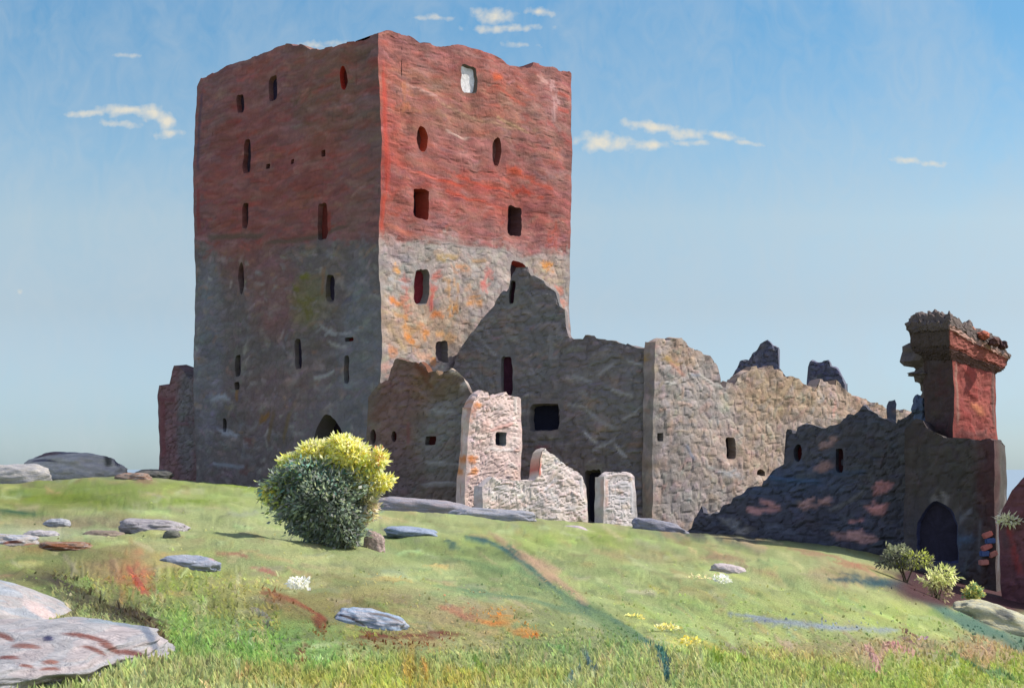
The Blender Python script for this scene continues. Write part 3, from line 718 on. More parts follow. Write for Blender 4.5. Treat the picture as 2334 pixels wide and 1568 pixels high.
    rf.hole(962, 318, 24, 60, 'oval', (106, 62, 54), (190, 84, 58), depth=.5)
    rf.hole(1130, 345, 24, 68, 'oval', (120, 82, 76), (140, 82, 72), depth=.35)
    rf.hole(955, 462, 36, 72, 'rect', (52, 30, 40), (170, 78, 62), depth=.9)
    rf.hole(1178, 502, 36, 72, 'rect', (66, 40, 46), (120, 84, 82), depth=.9)
    rf.hole(963, 652, 34, 86, 'slit', (120, 40, 48), (140, 134, 130), depth=.4)
    rf.hole(1011, 803, 34, 52, 'rect', (110, 96, 100), (130, 122, 118), depth=.4)
    rf.hole(1187, 640, 44, 90, 'slit', (70, 56, 60), (180, 84, 72), depth=.5)
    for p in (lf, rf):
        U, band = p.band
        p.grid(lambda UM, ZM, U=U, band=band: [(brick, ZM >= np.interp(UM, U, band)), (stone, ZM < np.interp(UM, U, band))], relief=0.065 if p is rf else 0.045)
        p.crown(brick, 1.6, 3.0, close=False)
    # the two far sides and the inner deck
    for A, B in ((Rc, back), (back, Lc)):
        p = Panel(A, B, -5, 0.5); p.topf = lambda u, t=(20.3 if A is Rc else 20.2): t + 0.5 * np.sin(np.asarray(u) * .7); p.zmax = 21.2
        cv = p.canvas((150, 96, 84)); cv.C[(cv.y0 + np.arange(cv.h) * cv.res) < 11.3] = s2l((150, 146, 142))
        p.grid(lambda UM, ZM: [(brick, ZM >= 11.3), (stone, ZM < 11.3)]); p.crown(brick, 1.6, 3.0, close=False)
    deck = np.array([[*q, 17.6] for q in (Lc, C, Rc, back)]); ctr = deck.mean(0); deck = ctr + (deck - ctr) * 0.93
    brick.add(deck, s2l((120, 110, 96)), [[0, 1, 2, 3]])
    brick.build('brick_storeys', M_WALL, root); stone.build('stone_storeys', M_WALL, root)
    lf.windows(root); rf.windows(root)


build_tower()


def simple_wall(name, label, cat, A, B, zb, top, base, thick, strokes=(), blobs=(), holes=(), cols=STONE_JIT, nst=(1, 1), res=0.09, relief=0.12, rag=0.1, group=None, slen=(0.3, 1.1), swid=(0.15, 0.34), ang=(0.0, 0.45), pc=.35, part='masonry', step=.35, jit=.10, stone=(.5, .14, .26, .7)):
    p = Panel(xy(*A), xy(*B), zb, res); p.set_top(top, rag, step); cv = p.canvas(base)
    for b in blobs: p.blob(*b)
    area = p.L * (p.zmax - zb)
    cv.auto(int(area * 7 * nst[0]), slen, swid, ang, jit, 0.05, .6, .35, cols=cols, pc=pc)
    cv.auto(int(area * 9 * nst[1]), (slen[0] * .6, slen[1] * .6), (swid[0] * .6, swid[1] * .6), ang, jit * 1.25, 0.06, .65, .35, cols=cols, pc=pc)
    if stone: cv.rubble(*stone)
    for s in strokes: p.S(*s)
    for h in holes:
        p.hole(*h[:6], **(h[6] if len(h) > 6 else {}))
        if len(h) > 7: last(p, name=h[7])
    mid = (p.A + p.B) / 2
    root = thing(name, (mid[0], mid[1], zb + 1.0), label, cat, group)
    a = Acc(); p.grid(a, relief); p.crown(a, thick, None)
    a.build(part, M_WALL, root); p.windows(root)
    return root, p


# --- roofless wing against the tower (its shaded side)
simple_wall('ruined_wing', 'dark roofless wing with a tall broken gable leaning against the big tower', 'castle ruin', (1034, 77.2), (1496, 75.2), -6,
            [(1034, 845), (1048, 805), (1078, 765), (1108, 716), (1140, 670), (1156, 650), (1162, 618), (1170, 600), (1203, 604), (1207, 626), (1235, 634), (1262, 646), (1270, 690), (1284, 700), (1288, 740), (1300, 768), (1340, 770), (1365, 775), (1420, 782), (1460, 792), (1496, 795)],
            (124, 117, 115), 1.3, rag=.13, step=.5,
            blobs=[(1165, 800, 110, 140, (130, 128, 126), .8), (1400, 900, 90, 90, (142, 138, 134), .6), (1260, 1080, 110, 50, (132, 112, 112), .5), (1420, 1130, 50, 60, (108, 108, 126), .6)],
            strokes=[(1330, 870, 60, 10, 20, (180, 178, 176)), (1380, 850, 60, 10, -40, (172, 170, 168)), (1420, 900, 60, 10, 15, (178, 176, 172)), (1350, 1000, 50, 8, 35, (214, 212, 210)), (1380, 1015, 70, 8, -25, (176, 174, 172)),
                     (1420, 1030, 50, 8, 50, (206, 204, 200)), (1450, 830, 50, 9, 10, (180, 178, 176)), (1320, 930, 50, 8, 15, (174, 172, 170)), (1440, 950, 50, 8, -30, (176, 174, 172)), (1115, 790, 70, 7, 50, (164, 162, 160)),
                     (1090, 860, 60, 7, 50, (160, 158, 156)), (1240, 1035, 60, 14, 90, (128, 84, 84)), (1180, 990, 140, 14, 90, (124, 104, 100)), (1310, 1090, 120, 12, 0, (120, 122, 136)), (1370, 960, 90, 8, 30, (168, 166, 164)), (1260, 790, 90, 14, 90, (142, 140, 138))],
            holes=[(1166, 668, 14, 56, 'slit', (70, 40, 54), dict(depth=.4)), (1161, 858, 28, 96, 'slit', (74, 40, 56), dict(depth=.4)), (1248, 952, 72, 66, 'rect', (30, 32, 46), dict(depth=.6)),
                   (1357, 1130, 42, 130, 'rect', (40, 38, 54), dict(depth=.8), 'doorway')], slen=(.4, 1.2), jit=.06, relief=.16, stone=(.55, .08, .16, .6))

# --- the long pale wall that turns the corner and runs back to the right
simple_wall('curtain_wall', 'long pale rubble wall with broken top catching the sun', 'castle wall', (1492, 74.6), (2092, 88.0), -6,
            [(1492, 790), (1510, 778), (1560, 780), (1590, 800), (1628, 815), (1642, 835), (1652, 876), (1672, 882), (1690, 850), (1720, 838), (1765, 842), (1800, 858), (1830, 885), (1850, 892), (1868, 862), (1900, 868), (1935, 890), (1985, 912), (2030, 930), (2092, 945)],
            (180, 162, 150), .7, rag=.16, step=.4, relief=.10, stone=(.62, .12, .18, .6),
            blobs=[(1530, 1000, 50, 200, (150, 144, 140), .8), (1620, 900, 70, 70, (160, 156, 152), .7), (1770, 900, 110, 50, (180, 152, 122), .7), (1950, 920, 100, 50, (176, 148, 126), .7), (1560, 820, 40, 30, (164, 134, 104), .6), (1640, 1080, 80, 50, (168, 156, 146), .6),
                   (1720, 1020, 60, 60, (166, 144, 122), .6), (1600, 1150, 70, 50, (148, 144, 142), .6)],
            strokes=[(1530, 825, 50, 20, 20, (176, 146, 92)), (1545, 845, 60, 12, 30, (190, 140, 120)), (1655, 1075, 90, 16, 8, (170, 172, 174)), (1570, 1035, 50, 8, 50, (120, 130, 150)), (1620, 870, 60, 10, 20, (190, 184, 176)), (1790, 880, 70, 12, -50, (196, 170, 140)),
                     (1590, 860, 30, 10, 0, (150, 160, 176)), (1730, 870, 70, 14, 60, (176, 156, 130)), (1930, 920, 60, 16, 100, (196, 170, 146)), (1560, 930, 40, 10, 10, (206, 176, 160)), (1555, 990, 50, 8, 0, (200, 180, 160)), (1530, 880, 30, 8, 10, (220, 216, 208)),
                     (1700, 1120, 60, 16, 100, (176, 158, 146)), (1850, 850, 60, 10, 10, (120, 116, 112))],
            holes=[(1662, 1018, 24, 52, 'rect', (36, 30, 34), dict(depth=.5)), (1508, 1000, 14, 20, 'rect', (50, 28, 20), dict(depth=.4), 'putlog_hole'), (1733, 1073, 26, 18, 'arch', (84, 82, 84), dict(depth=.4), 'putlog_hole')],
            cols=STONE_JIT + [(200, 176, 154), (204, 170, 152), (190, 182, 178)], pc=.5, slen=(.4, 1.1), swid=(.2, .42), ang=(0.3, .8), jit=.13)

# --- broken stumps of an inner wall behind the pale one
for a, b, top, lab in [((1655, 92), (1795, 91), [(1655, 892), (1668, 860), (1680, 840), (1686, 824), (1700, 818), (1708, 822), (1718, 800), (1728, 796), (1735, 783), (1750, 776), (1762, 786), (1779, 788), (1770, 806), (1776, 830), (1795, 862)], 'blue grey jagged stump of masonry, the taller of the two behind the pale wall'),
                       ((1842, 94), (1925, 93), [(1842, 870), (1846, 832), (1852, 826), (1866, 830), (1888, 826), (1892, 840), (1906, 846), (1925, 878)], 'small blocky grey stump, the lower of the two behind the pale wall')]:
    simple_wall('wall_stump', lab, 'wall stump', a, b, -2, top, (116, 118, 134), .6, rag=.06, step=.3, relief=.2, group='stumps behind the pale wall', res=.08, cols=[(96, 104, 140), (150, 140, 130)], slen=(.3, .9))
simple_wall('chimney_stub', 'little dark knob of stone on the falling end of the pale wall', 'wall stump', (2020, 84.4), (2040, 84.3), 2.0, [(2020, 916), (2024, 908), (2036, 908), (2040, 918)], (84, 90, 110), .5, rag=.02, res=.1)

# --- dark wall added in place of shade on the pale wall, lit spots painted pink
simple_wall('added_shade_wall', 'added dark blue grey wall standing for shade on the right slope, its lit spots painted pink', 'castle wall', (1560, 67.5), (2112, 61.5), -6,
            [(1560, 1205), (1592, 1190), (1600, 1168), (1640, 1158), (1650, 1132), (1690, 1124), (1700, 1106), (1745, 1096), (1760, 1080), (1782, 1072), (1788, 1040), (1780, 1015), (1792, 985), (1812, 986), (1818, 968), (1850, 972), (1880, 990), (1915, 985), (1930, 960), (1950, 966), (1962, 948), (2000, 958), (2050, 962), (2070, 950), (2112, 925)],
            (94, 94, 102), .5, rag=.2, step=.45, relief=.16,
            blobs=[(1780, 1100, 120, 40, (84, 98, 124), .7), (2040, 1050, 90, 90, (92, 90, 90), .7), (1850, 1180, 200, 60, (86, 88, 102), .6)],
            strokes=[(1742, 1150, 62, 26, -5, (226, 166, 160)), (1855, 1140, 60, 22, -18, (214, 168, 160)), (2010, 1110, 40, 26, -10, (220, 152, 146)), (1985, 1165, 70, 18, -25, (236, 166, 158)), (1950, 1218, 70, 26, 3, (240, 184, 174)),  # pink strokes: sunlit spots put in as bright colour
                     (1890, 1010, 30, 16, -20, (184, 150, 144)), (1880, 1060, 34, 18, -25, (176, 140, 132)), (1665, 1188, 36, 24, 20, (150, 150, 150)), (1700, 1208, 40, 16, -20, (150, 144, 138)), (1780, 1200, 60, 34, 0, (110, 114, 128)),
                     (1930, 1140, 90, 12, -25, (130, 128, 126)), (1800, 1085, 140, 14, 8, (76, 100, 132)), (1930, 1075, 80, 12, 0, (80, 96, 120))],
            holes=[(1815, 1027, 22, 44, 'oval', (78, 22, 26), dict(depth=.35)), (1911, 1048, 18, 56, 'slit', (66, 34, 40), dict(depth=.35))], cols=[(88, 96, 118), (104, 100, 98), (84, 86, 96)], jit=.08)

# --- brown ruin at the foot of the tower
simple_wall('ruined_outwork', 'low dark brown ruined wall with a humped top before the big tower', 'castle ruin', (842, 72.4), (1092, 70.0), -5,
            [(842, 905), (852, 893), (885, 868), (893, 835), (905, 820), (930, 822), (948, 832), (975, 858), (1000, 846), (1025, 838), (1045, 850), (1056, 870), (1068, 905), (1092, 910)],
            (130, 114, 104), 0.5, rag=.15, step=.32,
            blobs=[(940, 880, 60, 50, (138, 106, 90), .9), (900, 960, 40, 110, (138, 108, 104), .8), (1020, 1000, 60, 90, (140, 138, 136), .8), (880, 1080, 80, 60, (120, 104, 108), .6), (1000, 880, 50, 30, (132, 110, 78), .6)],
            strokes=[(960, 850, 70, 14, 50, (118, 72, 50)), (890, 920, 120, 14, -40, (124, 92, 80)), (1010, 838, 50, 9, -10, (206, 190, 150)), (1040, 850, 44, 9, 25, (224, 206, 184)), (1062, 880, 24, 20, 90, (210, 200, 190)), (1020, 1060, 120, 7, 3, (176, 174, 172)),
                     (1010, 1105, 120, 7, 0, (176, 172, 172)), (1010, 940, 60, 6, 12, (170, 168, 166)), (930, 990, 60, 12, 90, (140, 90, 86))],
            holes=[(985, 1005, 28, 22, 'rect', (80, 34, 34), dict(depth=.35)), (896, 998, 12, 26, 'oval', (90, 34, 38), dict(depth=.3)), (841 + 14, 996, 12, 34, 'oval', (70, 26, 30), dict(depth=.3)), (1068, 1003, 22, 22, 'rect', (84, 44, 46), dict(depth=.35))],
            cols=[(140, 118, 108), (120, 110, 110), (150, 132, 120)], jit=.07)

# --- pale pink lit pieces
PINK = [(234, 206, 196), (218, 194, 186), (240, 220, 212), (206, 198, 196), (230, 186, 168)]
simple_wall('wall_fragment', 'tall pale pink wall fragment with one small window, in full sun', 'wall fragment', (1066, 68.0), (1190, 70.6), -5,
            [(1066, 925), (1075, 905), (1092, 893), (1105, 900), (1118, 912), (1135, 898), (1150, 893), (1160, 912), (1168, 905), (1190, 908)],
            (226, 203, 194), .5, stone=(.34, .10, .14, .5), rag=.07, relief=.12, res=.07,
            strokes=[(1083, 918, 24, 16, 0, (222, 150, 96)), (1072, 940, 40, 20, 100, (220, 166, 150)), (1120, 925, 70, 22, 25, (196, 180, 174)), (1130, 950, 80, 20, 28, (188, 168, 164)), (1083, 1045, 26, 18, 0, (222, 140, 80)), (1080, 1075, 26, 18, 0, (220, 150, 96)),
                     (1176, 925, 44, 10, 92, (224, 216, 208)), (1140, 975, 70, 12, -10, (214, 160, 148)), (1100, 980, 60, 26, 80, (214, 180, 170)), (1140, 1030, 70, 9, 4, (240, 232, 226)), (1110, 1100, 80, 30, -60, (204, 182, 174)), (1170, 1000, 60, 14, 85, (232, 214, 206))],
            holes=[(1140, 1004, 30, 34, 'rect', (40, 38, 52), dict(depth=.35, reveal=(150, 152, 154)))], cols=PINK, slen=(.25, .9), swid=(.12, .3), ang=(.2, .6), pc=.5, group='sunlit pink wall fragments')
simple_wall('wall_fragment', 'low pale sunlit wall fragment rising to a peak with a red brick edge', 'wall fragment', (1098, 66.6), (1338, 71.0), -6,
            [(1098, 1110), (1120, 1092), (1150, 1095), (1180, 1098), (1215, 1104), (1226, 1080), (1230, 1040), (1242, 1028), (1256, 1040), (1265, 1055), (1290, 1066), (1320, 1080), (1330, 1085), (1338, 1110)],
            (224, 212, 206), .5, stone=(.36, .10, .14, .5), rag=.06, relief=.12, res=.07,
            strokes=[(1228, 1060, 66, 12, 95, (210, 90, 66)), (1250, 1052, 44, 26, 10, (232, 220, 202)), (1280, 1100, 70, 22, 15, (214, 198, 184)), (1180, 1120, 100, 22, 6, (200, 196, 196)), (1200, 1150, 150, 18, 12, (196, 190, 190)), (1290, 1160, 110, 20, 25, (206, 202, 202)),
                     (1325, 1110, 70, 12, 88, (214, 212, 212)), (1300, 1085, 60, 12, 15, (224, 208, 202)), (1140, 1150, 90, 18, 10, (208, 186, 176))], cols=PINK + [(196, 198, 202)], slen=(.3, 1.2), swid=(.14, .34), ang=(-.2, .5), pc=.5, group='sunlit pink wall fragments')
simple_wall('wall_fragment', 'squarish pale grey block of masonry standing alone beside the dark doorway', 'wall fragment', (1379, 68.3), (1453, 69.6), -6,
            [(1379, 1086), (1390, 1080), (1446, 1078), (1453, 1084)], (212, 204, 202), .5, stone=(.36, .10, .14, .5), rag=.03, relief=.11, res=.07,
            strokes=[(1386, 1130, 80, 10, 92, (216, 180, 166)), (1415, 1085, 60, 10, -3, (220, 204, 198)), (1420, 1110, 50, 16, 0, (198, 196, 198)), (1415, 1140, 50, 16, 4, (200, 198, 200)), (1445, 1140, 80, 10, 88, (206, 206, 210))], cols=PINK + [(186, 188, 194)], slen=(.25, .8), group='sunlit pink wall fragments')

# --- broken turret behind the left corner of the tower
simple_wall('ruined_buttress', 'low dark maroon broken masonry pier behind the left edge of the big tower', 'castle ruin', (358, 86.6), (452, 85.0), -4,
            [(358, 905), (362, 882), (384, 876), (390, 845), (396, 830), (404, 828), (414, 838), (424, 850), (438, 858), (452, 830)], (146, 112, 112), 1.2, rag=.05,
            strokes=[(368, 970, 170, 16, 90, (138, 82, 84)), (375, 905, 60, 12, 0, (128, 80, 84)), (410, 960, 60, 12, 5, (128, 96, 100))], blobs=[(425, 950, 25, 120, (132, 128, 128), .9)], cols=[(132, 90, 92), (128, 112, 112)], slen=(.3, 1))

# --- dusky brick gable at the far right edge
simple_wall('brick_gable', 'maroon brick gable cut off by the right edge of the view', 'castle ruin', (2286, 55.0), (2640, 52.0), -7,
            [(2286, 1185), (2296, 1160), (2312, 1118), (2334, 1088), (2400, 1010), (2480, 900), (2560, 1000), (2640, 1130)], (122, 80, 84), 1.0, rag=.05,
            strokes=[(2318, 1250, 150, 14, 80, (160, 66, 62)), (2300, 1200, 90, 30, 75, (104, 80, 84))], cols=[(130, 80, 84), (110, 76, 84)], slen=(.4, 1.2), jit=.06)


# --- corner turret on the right
def build_turret():
    z0 = -6.0
    root = thing('corner_turret', (*xy(2180, 60), -4.2), 'slim ruined brick turret with a flared broken top on the right', 'turret')
    # stone base, its broad side to the slope
    p = Panel(xy(2062, 58.6), xy(2268, 57.2), z0, .08)
    p.set_top([(2062, 985), (2085, 965), (2100, 970), (2110, 985), (2150, 1000), (2200, 1005), (2268, 1012)], .05)
    cv = p.canvas((82, 74, 72))
    p.blob(2180, 1080, 90, 70, (86, 82, 76), .8); p.blob(2250, 1080, 22, 120, (94, 62, 62), .8); p.blob(2100, 1220, 60, 80, (78, 78, 86), .7); p.blob(2170, 1250, 40, 60, (90, 100, 114), .6)
    cv.auto(500, (.3, 1.2), (.14, .3), (1.4, .4), .07, .04, .6, .3); cv.auto(600, (.3, .8), (.08, .2), (1.3, .6), .09, .05, .6, .3, cols=[(98, 92, 86), (82, 76, 84)], pc=.4); cv.rubble(.5, .12, .22, .6)
    for s in [(2165, 1140, 70, 12, 50, (150, 146, 142)), (2115, 1150, 70, 12, -50, (140, 136, 134)), (2180, 1190, 90, 12, -40, (120, 122, 126)), (2180, 1230, 90, 16, -15, (88, 108, 132)), (2232, 1240, 120, 10, 90, (110, 110, 116))]: p.S(*s)
    p.hole(2136, 1208, 96, 150, 'arch', (52, 50, 66), depth=.3); last(p, name='arched_doorway', reveal=(70, 76, 110))
    a = Acc(); p.grid(a, .12); p.crown(a, 2.4, None); a.build('stone_base', M_WALL, root); p.windows(root)
    # brick shaft: two seen faces, two far ones
    L, C, R = np.array(xy(2101, 60.3)), np.array(xy(2172, 58.6)), np.array(xy(2270, 61.0)); B = L + R - C
    a = Acc()
    for A_, B_, base, st in ((L, C, (84, 68, 66), [(2125, 900, 200, 30, 90, (82, 74, 74)), (2150, 920, 200, 24, 90, (92, 60, 60))]),  # left face painted dark for its shade, right face red for the sun
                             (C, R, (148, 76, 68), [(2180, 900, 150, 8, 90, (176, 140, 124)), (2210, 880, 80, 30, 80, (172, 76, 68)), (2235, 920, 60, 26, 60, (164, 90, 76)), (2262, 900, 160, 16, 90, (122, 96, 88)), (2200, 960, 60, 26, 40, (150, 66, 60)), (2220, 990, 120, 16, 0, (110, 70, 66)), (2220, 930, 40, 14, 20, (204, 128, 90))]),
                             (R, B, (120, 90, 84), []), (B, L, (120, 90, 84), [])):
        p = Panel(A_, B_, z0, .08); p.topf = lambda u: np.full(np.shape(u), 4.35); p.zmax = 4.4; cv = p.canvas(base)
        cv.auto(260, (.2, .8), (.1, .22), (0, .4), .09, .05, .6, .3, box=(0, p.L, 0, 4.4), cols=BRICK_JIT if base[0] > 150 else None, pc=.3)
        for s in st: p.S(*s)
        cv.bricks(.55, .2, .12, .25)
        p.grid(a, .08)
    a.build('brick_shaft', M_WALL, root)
    # flared top: courses stepping outward, then rubble
    foot = [L, C, R, B]; ctr = sum(foot) / 4
    # widths of the courses from the shaft up
    lv = [(3.7, 1.0), (3.85, 1.12), (4.0, 1.24), (4.1, 1.27), (4.15, 1.30), (4.55, 1.36), (4.62, 1.42), (4.8, 1.44), (4.9, 1.34), (5.15, 1.28), (5.3, 1.1)]
    fine = []
    for (za, sa), (zb_, sb) in zip(lv[:-1], lv[1:]):
        for k in range(5): fine.append((za + (zb_ - za) * k / 5, sa + (sb - sa) * k / 5))
    fine.append(lv[-1])
    rings = []; cols = []
    nseg = 26
    for (z, sc) in fine:
        row = []; cr = []
        for e in range(4):
            A_, B_ = foot[e], foot[(e + 1) % 4]
            for k in range(nseg):
                q = ctr + (A_ + (B_ - A_) * k / nseg - ctr) * sc
                tilt = -0.16 * (q[0] - ctr[0]) * max(0, (z - 3.7)) / 1.2 - 0.10 * (q[0] - ctr[0])
                j = 0.05 * math.sin(k * 2.3 + e * 5 + z * 9) + 0.05 * math.sin(k * 5.1 + z * 17) if z > 4.7 else 0.02 * math.sin(k * 3 + z * 11)
                if z > 4.75: j += 0.16 * (mnoise.noise(Vector((q[0] * 2.4, q[1] * 2.4, 7))))
                row.append([q[0], q[1], z + tilt + (j if z > 4.6 else 0)])
                if z < 4.05: c = (104, 76, 70) if e == 1 else (80, 68, 66)  # sunlit right side painted lighter than the other three
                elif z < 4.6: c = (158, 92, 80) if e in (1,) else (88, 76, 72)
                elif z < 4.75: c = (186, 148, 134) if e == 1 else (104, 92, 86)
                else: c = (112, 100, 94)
                f = 1 + 0.16 * mnoise.noise(Vector((k * .6 + e * 9, z * 3, 2)))
                cr.append(s2l(c) * f)
        rings.append(row); cols.append(cr)
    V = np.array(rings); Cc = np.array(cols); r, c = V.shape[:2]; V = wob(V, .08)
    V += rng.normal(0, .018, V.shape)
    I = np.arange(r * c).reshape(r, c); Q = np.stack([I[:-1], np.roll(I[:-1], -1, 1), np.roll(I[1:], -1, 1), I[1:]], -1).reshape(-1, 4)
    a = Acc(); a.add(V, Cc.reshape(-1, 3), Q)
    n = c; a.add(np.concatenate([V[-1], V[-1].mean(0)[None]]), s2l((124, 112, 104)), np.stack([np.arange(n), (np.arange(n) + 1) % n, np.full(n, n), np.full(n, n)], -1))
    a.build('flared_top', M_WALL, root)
    # loose bricks along the top and the ragged tooth at the left
    def lump(name, px, py, d, w, h, dep, col, sub=3):
        bm = bmesh.new(); bmesh.ops.create_icosphere(bm, subdivisions=sub, radius=1)
        P = pt(px, py, d)
        a = Acc(); V = []
        for v in bm.verts:
            n_ = mnoise.noise(v.co * 1.7 + Vector((px, py, 0))) * .35 + mnoise.noise(v.co * 4.5 + Vector((py, px, 0))) * .28
            V.append([P[0] + v.co.x * w * (1 + n_), P[1] + v.co.y * dep * (1 + n_), P[2] + v.co.z * h * (1 + n_)])
        Q = [[f.verts[0].index, f.verts[1].index, f.verts[2].index, f.verts[2].index] for f in bm.faces]; bm.free()
        a.add(V, s2l(col), Q); return a.build(name, M_WALL, root)
    for px, py, w, col in [(2096, 752, .26, (96, 86, 84)), (2122, 742, .24, (120, 108, 100)), (2150, 742, .2, (176, 100, 80)), (2175, 743, .26, (110, 92, 84)), (2208, 754, .26, (186, 130, 106)), (2240, 765, .24, (190, 110, 86)), (2268, 780, .22, (110, 80, 74)), (2286, 788, .16, (90, 66, 64))]:
        lump('loose_stone', px, py, 59.6, w, .17, .3, col)
    for px, py, w, h in [(2116, 812, .95, .62), (2120, 850, .6, .6), (2100, 853, .46, .12), (2122, 880, .36, .5), (2124, 915, .34, .7)]:
        lump('ragged_masonry', px, py, 60.5, w, h, .5, (110, 100, 96))
    for px, py, h in [(2096, 925, .4), (2102, 960, .4)]:
        lump('ragged_masonry', px, py, 60.8, .28, h, .4, (92, 106, 130))
    for k, (px, py, w, col) in enumerate([(2250, 1218, .22, (222, 140, 126)), (2256, 1232, .22, (84, 110, 160)), (2248, 1246, .24, (216, 136, 124)), (2244, 1261, .2, (90, 116, 166)), (2262, 1262, .2, (200, 140, 126)), (2242, 1281, .2, (216, 150, 136))]):
        P = pt(px, py, 57.25); bm = bmesh.new(); bmesh.ops.create_cube(bm, size=1); bmesh.ops.bevel(bm, geom=bm.edges[:], offset=.12, segments=2, affect='EDGES')
        ca_, sa_ = math.cos(.18 * (-1) ** k + .25), math.sin(.18 * (-1) ** k + .25)
        V_ = [[P[0] + v.co.x * w * 1.6 * ca_ - v.co.z * .2 * sa_, P[1] + v.co.y * .3, P[2] + v.co.x * w * 1.6 * sa_ + v.co.z * .2 * ca_] for v in bm.verts]
        b = Acc()
        for f in bm.faces:
            ii = [v.index for v in f.verts]
            for q in range(1, len(ii) - 1): b.add(np.array([V_[ii[0]], V_[ii[q]], V_[ii[q + 1]]]), s2l(col), [[0, 1, 2, 2]])
        bm.free(); b.build('exposed_brick', M_WALL, root)


build_turret()


# ------------------------------------------------------------------ rocks
def rock(label, px, py, w, h, col, cols=None, name='boulder', cat='rock', depth=0.7, group=None, sink=0.35, tilt=0.0, d=None, sub=5, seed=0, marks=(), flat=2.6, rough=1.0):
    """px, py: the middle of its visible shape; w, h its extent in sight units"""
    if d is None: d = ground_d(px, py + h * 0.3)
    x = (px - CX) / F * d; z = float(ground_z(px, d)); m = d / F
    # height above ground that fills h together with the foreshortened top
    hw = w / 2 * m; hd = hw * depth; hh = max(0.05, h * m * 0.62)
    bm = bmesh.new(); bmesh.ops.create_icosphere(bm, subdivisions=sub, radius=1)
    V = []; C = []
    off = Vector((px * .37 + seed, py * .21, seed * 3.1))
    for v in bm.verts:
        c = v.co.copy()
        r = (abs(c.x) ** flat + abs(c.y) ** flat + abs(c.z) ** flat) ** (-1 / flat); c *= r
        n = mnoise.fractal(c * 1.2 + off, 1.0, 2.0, 4) * .16 * rough + (mnoise.noise(c * 3.2 + off)) * .06 * rough
        c *= 1 + n
        zz = c.z * hh + c.x * hw * math.tan(-math.radians(tilt))
        V.append([c.x * hw, c.y * hd, zz + hh * (1 - 2 * sink) * .5])
        t = mnoise.noise(Vector((c.x * hw * 2 * 1.2, c.y * 1.5, c.z * 5)) + off)
        cc = s2l(col)
        if cols:
            k = min(len(cols) - 1, int(abs(t) * 2.2 * len(cols)))
            w_ = min(1, abs(t) * 2.0); cc = cc * (1 - w_) + s2l(cols[k]) * w_
        C.append(cc * (1 + .22 * mnoise.noise(Vector((c.x * 3, c.y * 4, c.z * 9)) + off)))
    Q = [[f.verts[0].index, f.verts[1].index, f.verts[2].index, f.verts[2].index] for f in bm.faces]; bm.free()
    V = np.array(V) + np.array([x, d, z]); C = np.array(C)
    PX = CX + V[:, 0] / V[:, 1] * F; PY = YH - V[:, 2] / V[:, 1] * F
    for (mx, my, L, Wd, ang, mc) in marks:      # mineral streaks and crevices
        a = math.radians(ang); dx = PX - mx; dy = PY - my
        u = dx * math.cos(a) + dy * math.sin(a); v_ = -dx * math.sin(a) + dy * math.cos(a) - .2 * (u * u / L - L / 12)
        q = np.clip(1.3 - (np.abs(u) / (L / 2)) ** 3 - (np.abs(v_) / (Wd / 2)) ** 2 + .3 * np.sin(v_ * 1.6 + u * .03), 0, 1)[:, None] * .9
        C = C * (1 - q) + s2l(mc) * q
    a = Acc(); a.add(V, C, Q)
    o = a.build(name, M_ROCK, smooth=True, origin=(x, d, z), gain=0.54 if w > 300 else 0.62); return tag(o, label, cat, group)


BG = (150, 156, 164)
rock('large rounded grey boulder with dark blue crevices on the left skyline', 170, 1042, 225, 76, (182, 180, 172), [(160, 164, 172), (190, 188, 180)], d=74, depth=.6, sink=.25, sub=6,
     marks=[(165, 1028, 80, 12, -4, (52, 58, 96)), (110, 1036, 60, 8, -10, (90, 66, 76)), (262, 1035, 60, 16, 72, (50, 50, 84)), (245, 1045, 40, 20, 80, (60, 62, 56)), (100, 1050, 60, 6, 0, (90, 90, 110))])
rock('long low grey rock at the left edge below the skyline boulder', 20, 1072, 190, 58, (180, 178, 176), [(164, 168, 180), (192, 188, 180)], d=70, depth=.5, sink=.3, tilt=-4)
rock('small dark grey rock at the foot of the maroon pier', 345, 1072, 90, 22, (88, 90, 84), [(110, 108, 106)], d=73, sink=.3)
rock('mauve grey rock with a brown foot between boulder and pier', 305, 1086, 80, 22, (150, 142, 134), [(160, 120, 96)], d=68, sink=.3)
rock('oval pale grey stone in brown earth on the left slope', 132, 1182, 58, 24, (190, 194, 200), [(170, 172, 180)], sink=.35)
rock('brownish stone to the right of the oval pale stone', 235, 1190, 110, 28, (150, 136, 120), [(130, 118, 112), (164, 150, 130)], sink=.4)
rock('long mauve slab with a white top on the left slope', 350, 1186, 150, 34, (174, 168, 168), [(196, 196, 198), (150, 146, 152)], sink=.4, tilt=3)
rock('small dark green grey stone at the end of the mauve slab', 391, 1212, 40, 24, (104, 108, 96), [(130, 130, 120)], sink=.35)
rock('flat blue grey slab with a pink edge left of the gorse bush', 435, 1257, 130, 36, (164, 172, 184), [(180, 176, 184), (150, 160, 178)], sink=.4, tilt=5,
     marks=[(500, 1275, 50, 10, 10, (190, 150, 146))])
rock('whitish rock streaked with rust at the left edge', 25, 1238, 130, 30, (200, 196, 190), [(176, 150, 130), (170, 176, 186)], sink=.4, marks=[(28, 1236, 50, 8, -4, (140, 76, 50)), (70, 1242, 40, 7, 0, (150, 96, 66))])
rock('lilac grey stone above the rust streaked rock', 95, 1218, 80, 22, (178, 176, 180), [(196, 190, 190)], sink=.4)
rock('rust brown slab right of the rust streaked rock', 150, 1245, 120, 20, (158, 126, 100), [(170, 176, 184), (140, 96, 66)], sink=.4, marks=[(140, 1246, 90, 7, 3, (150, 90, 56))])
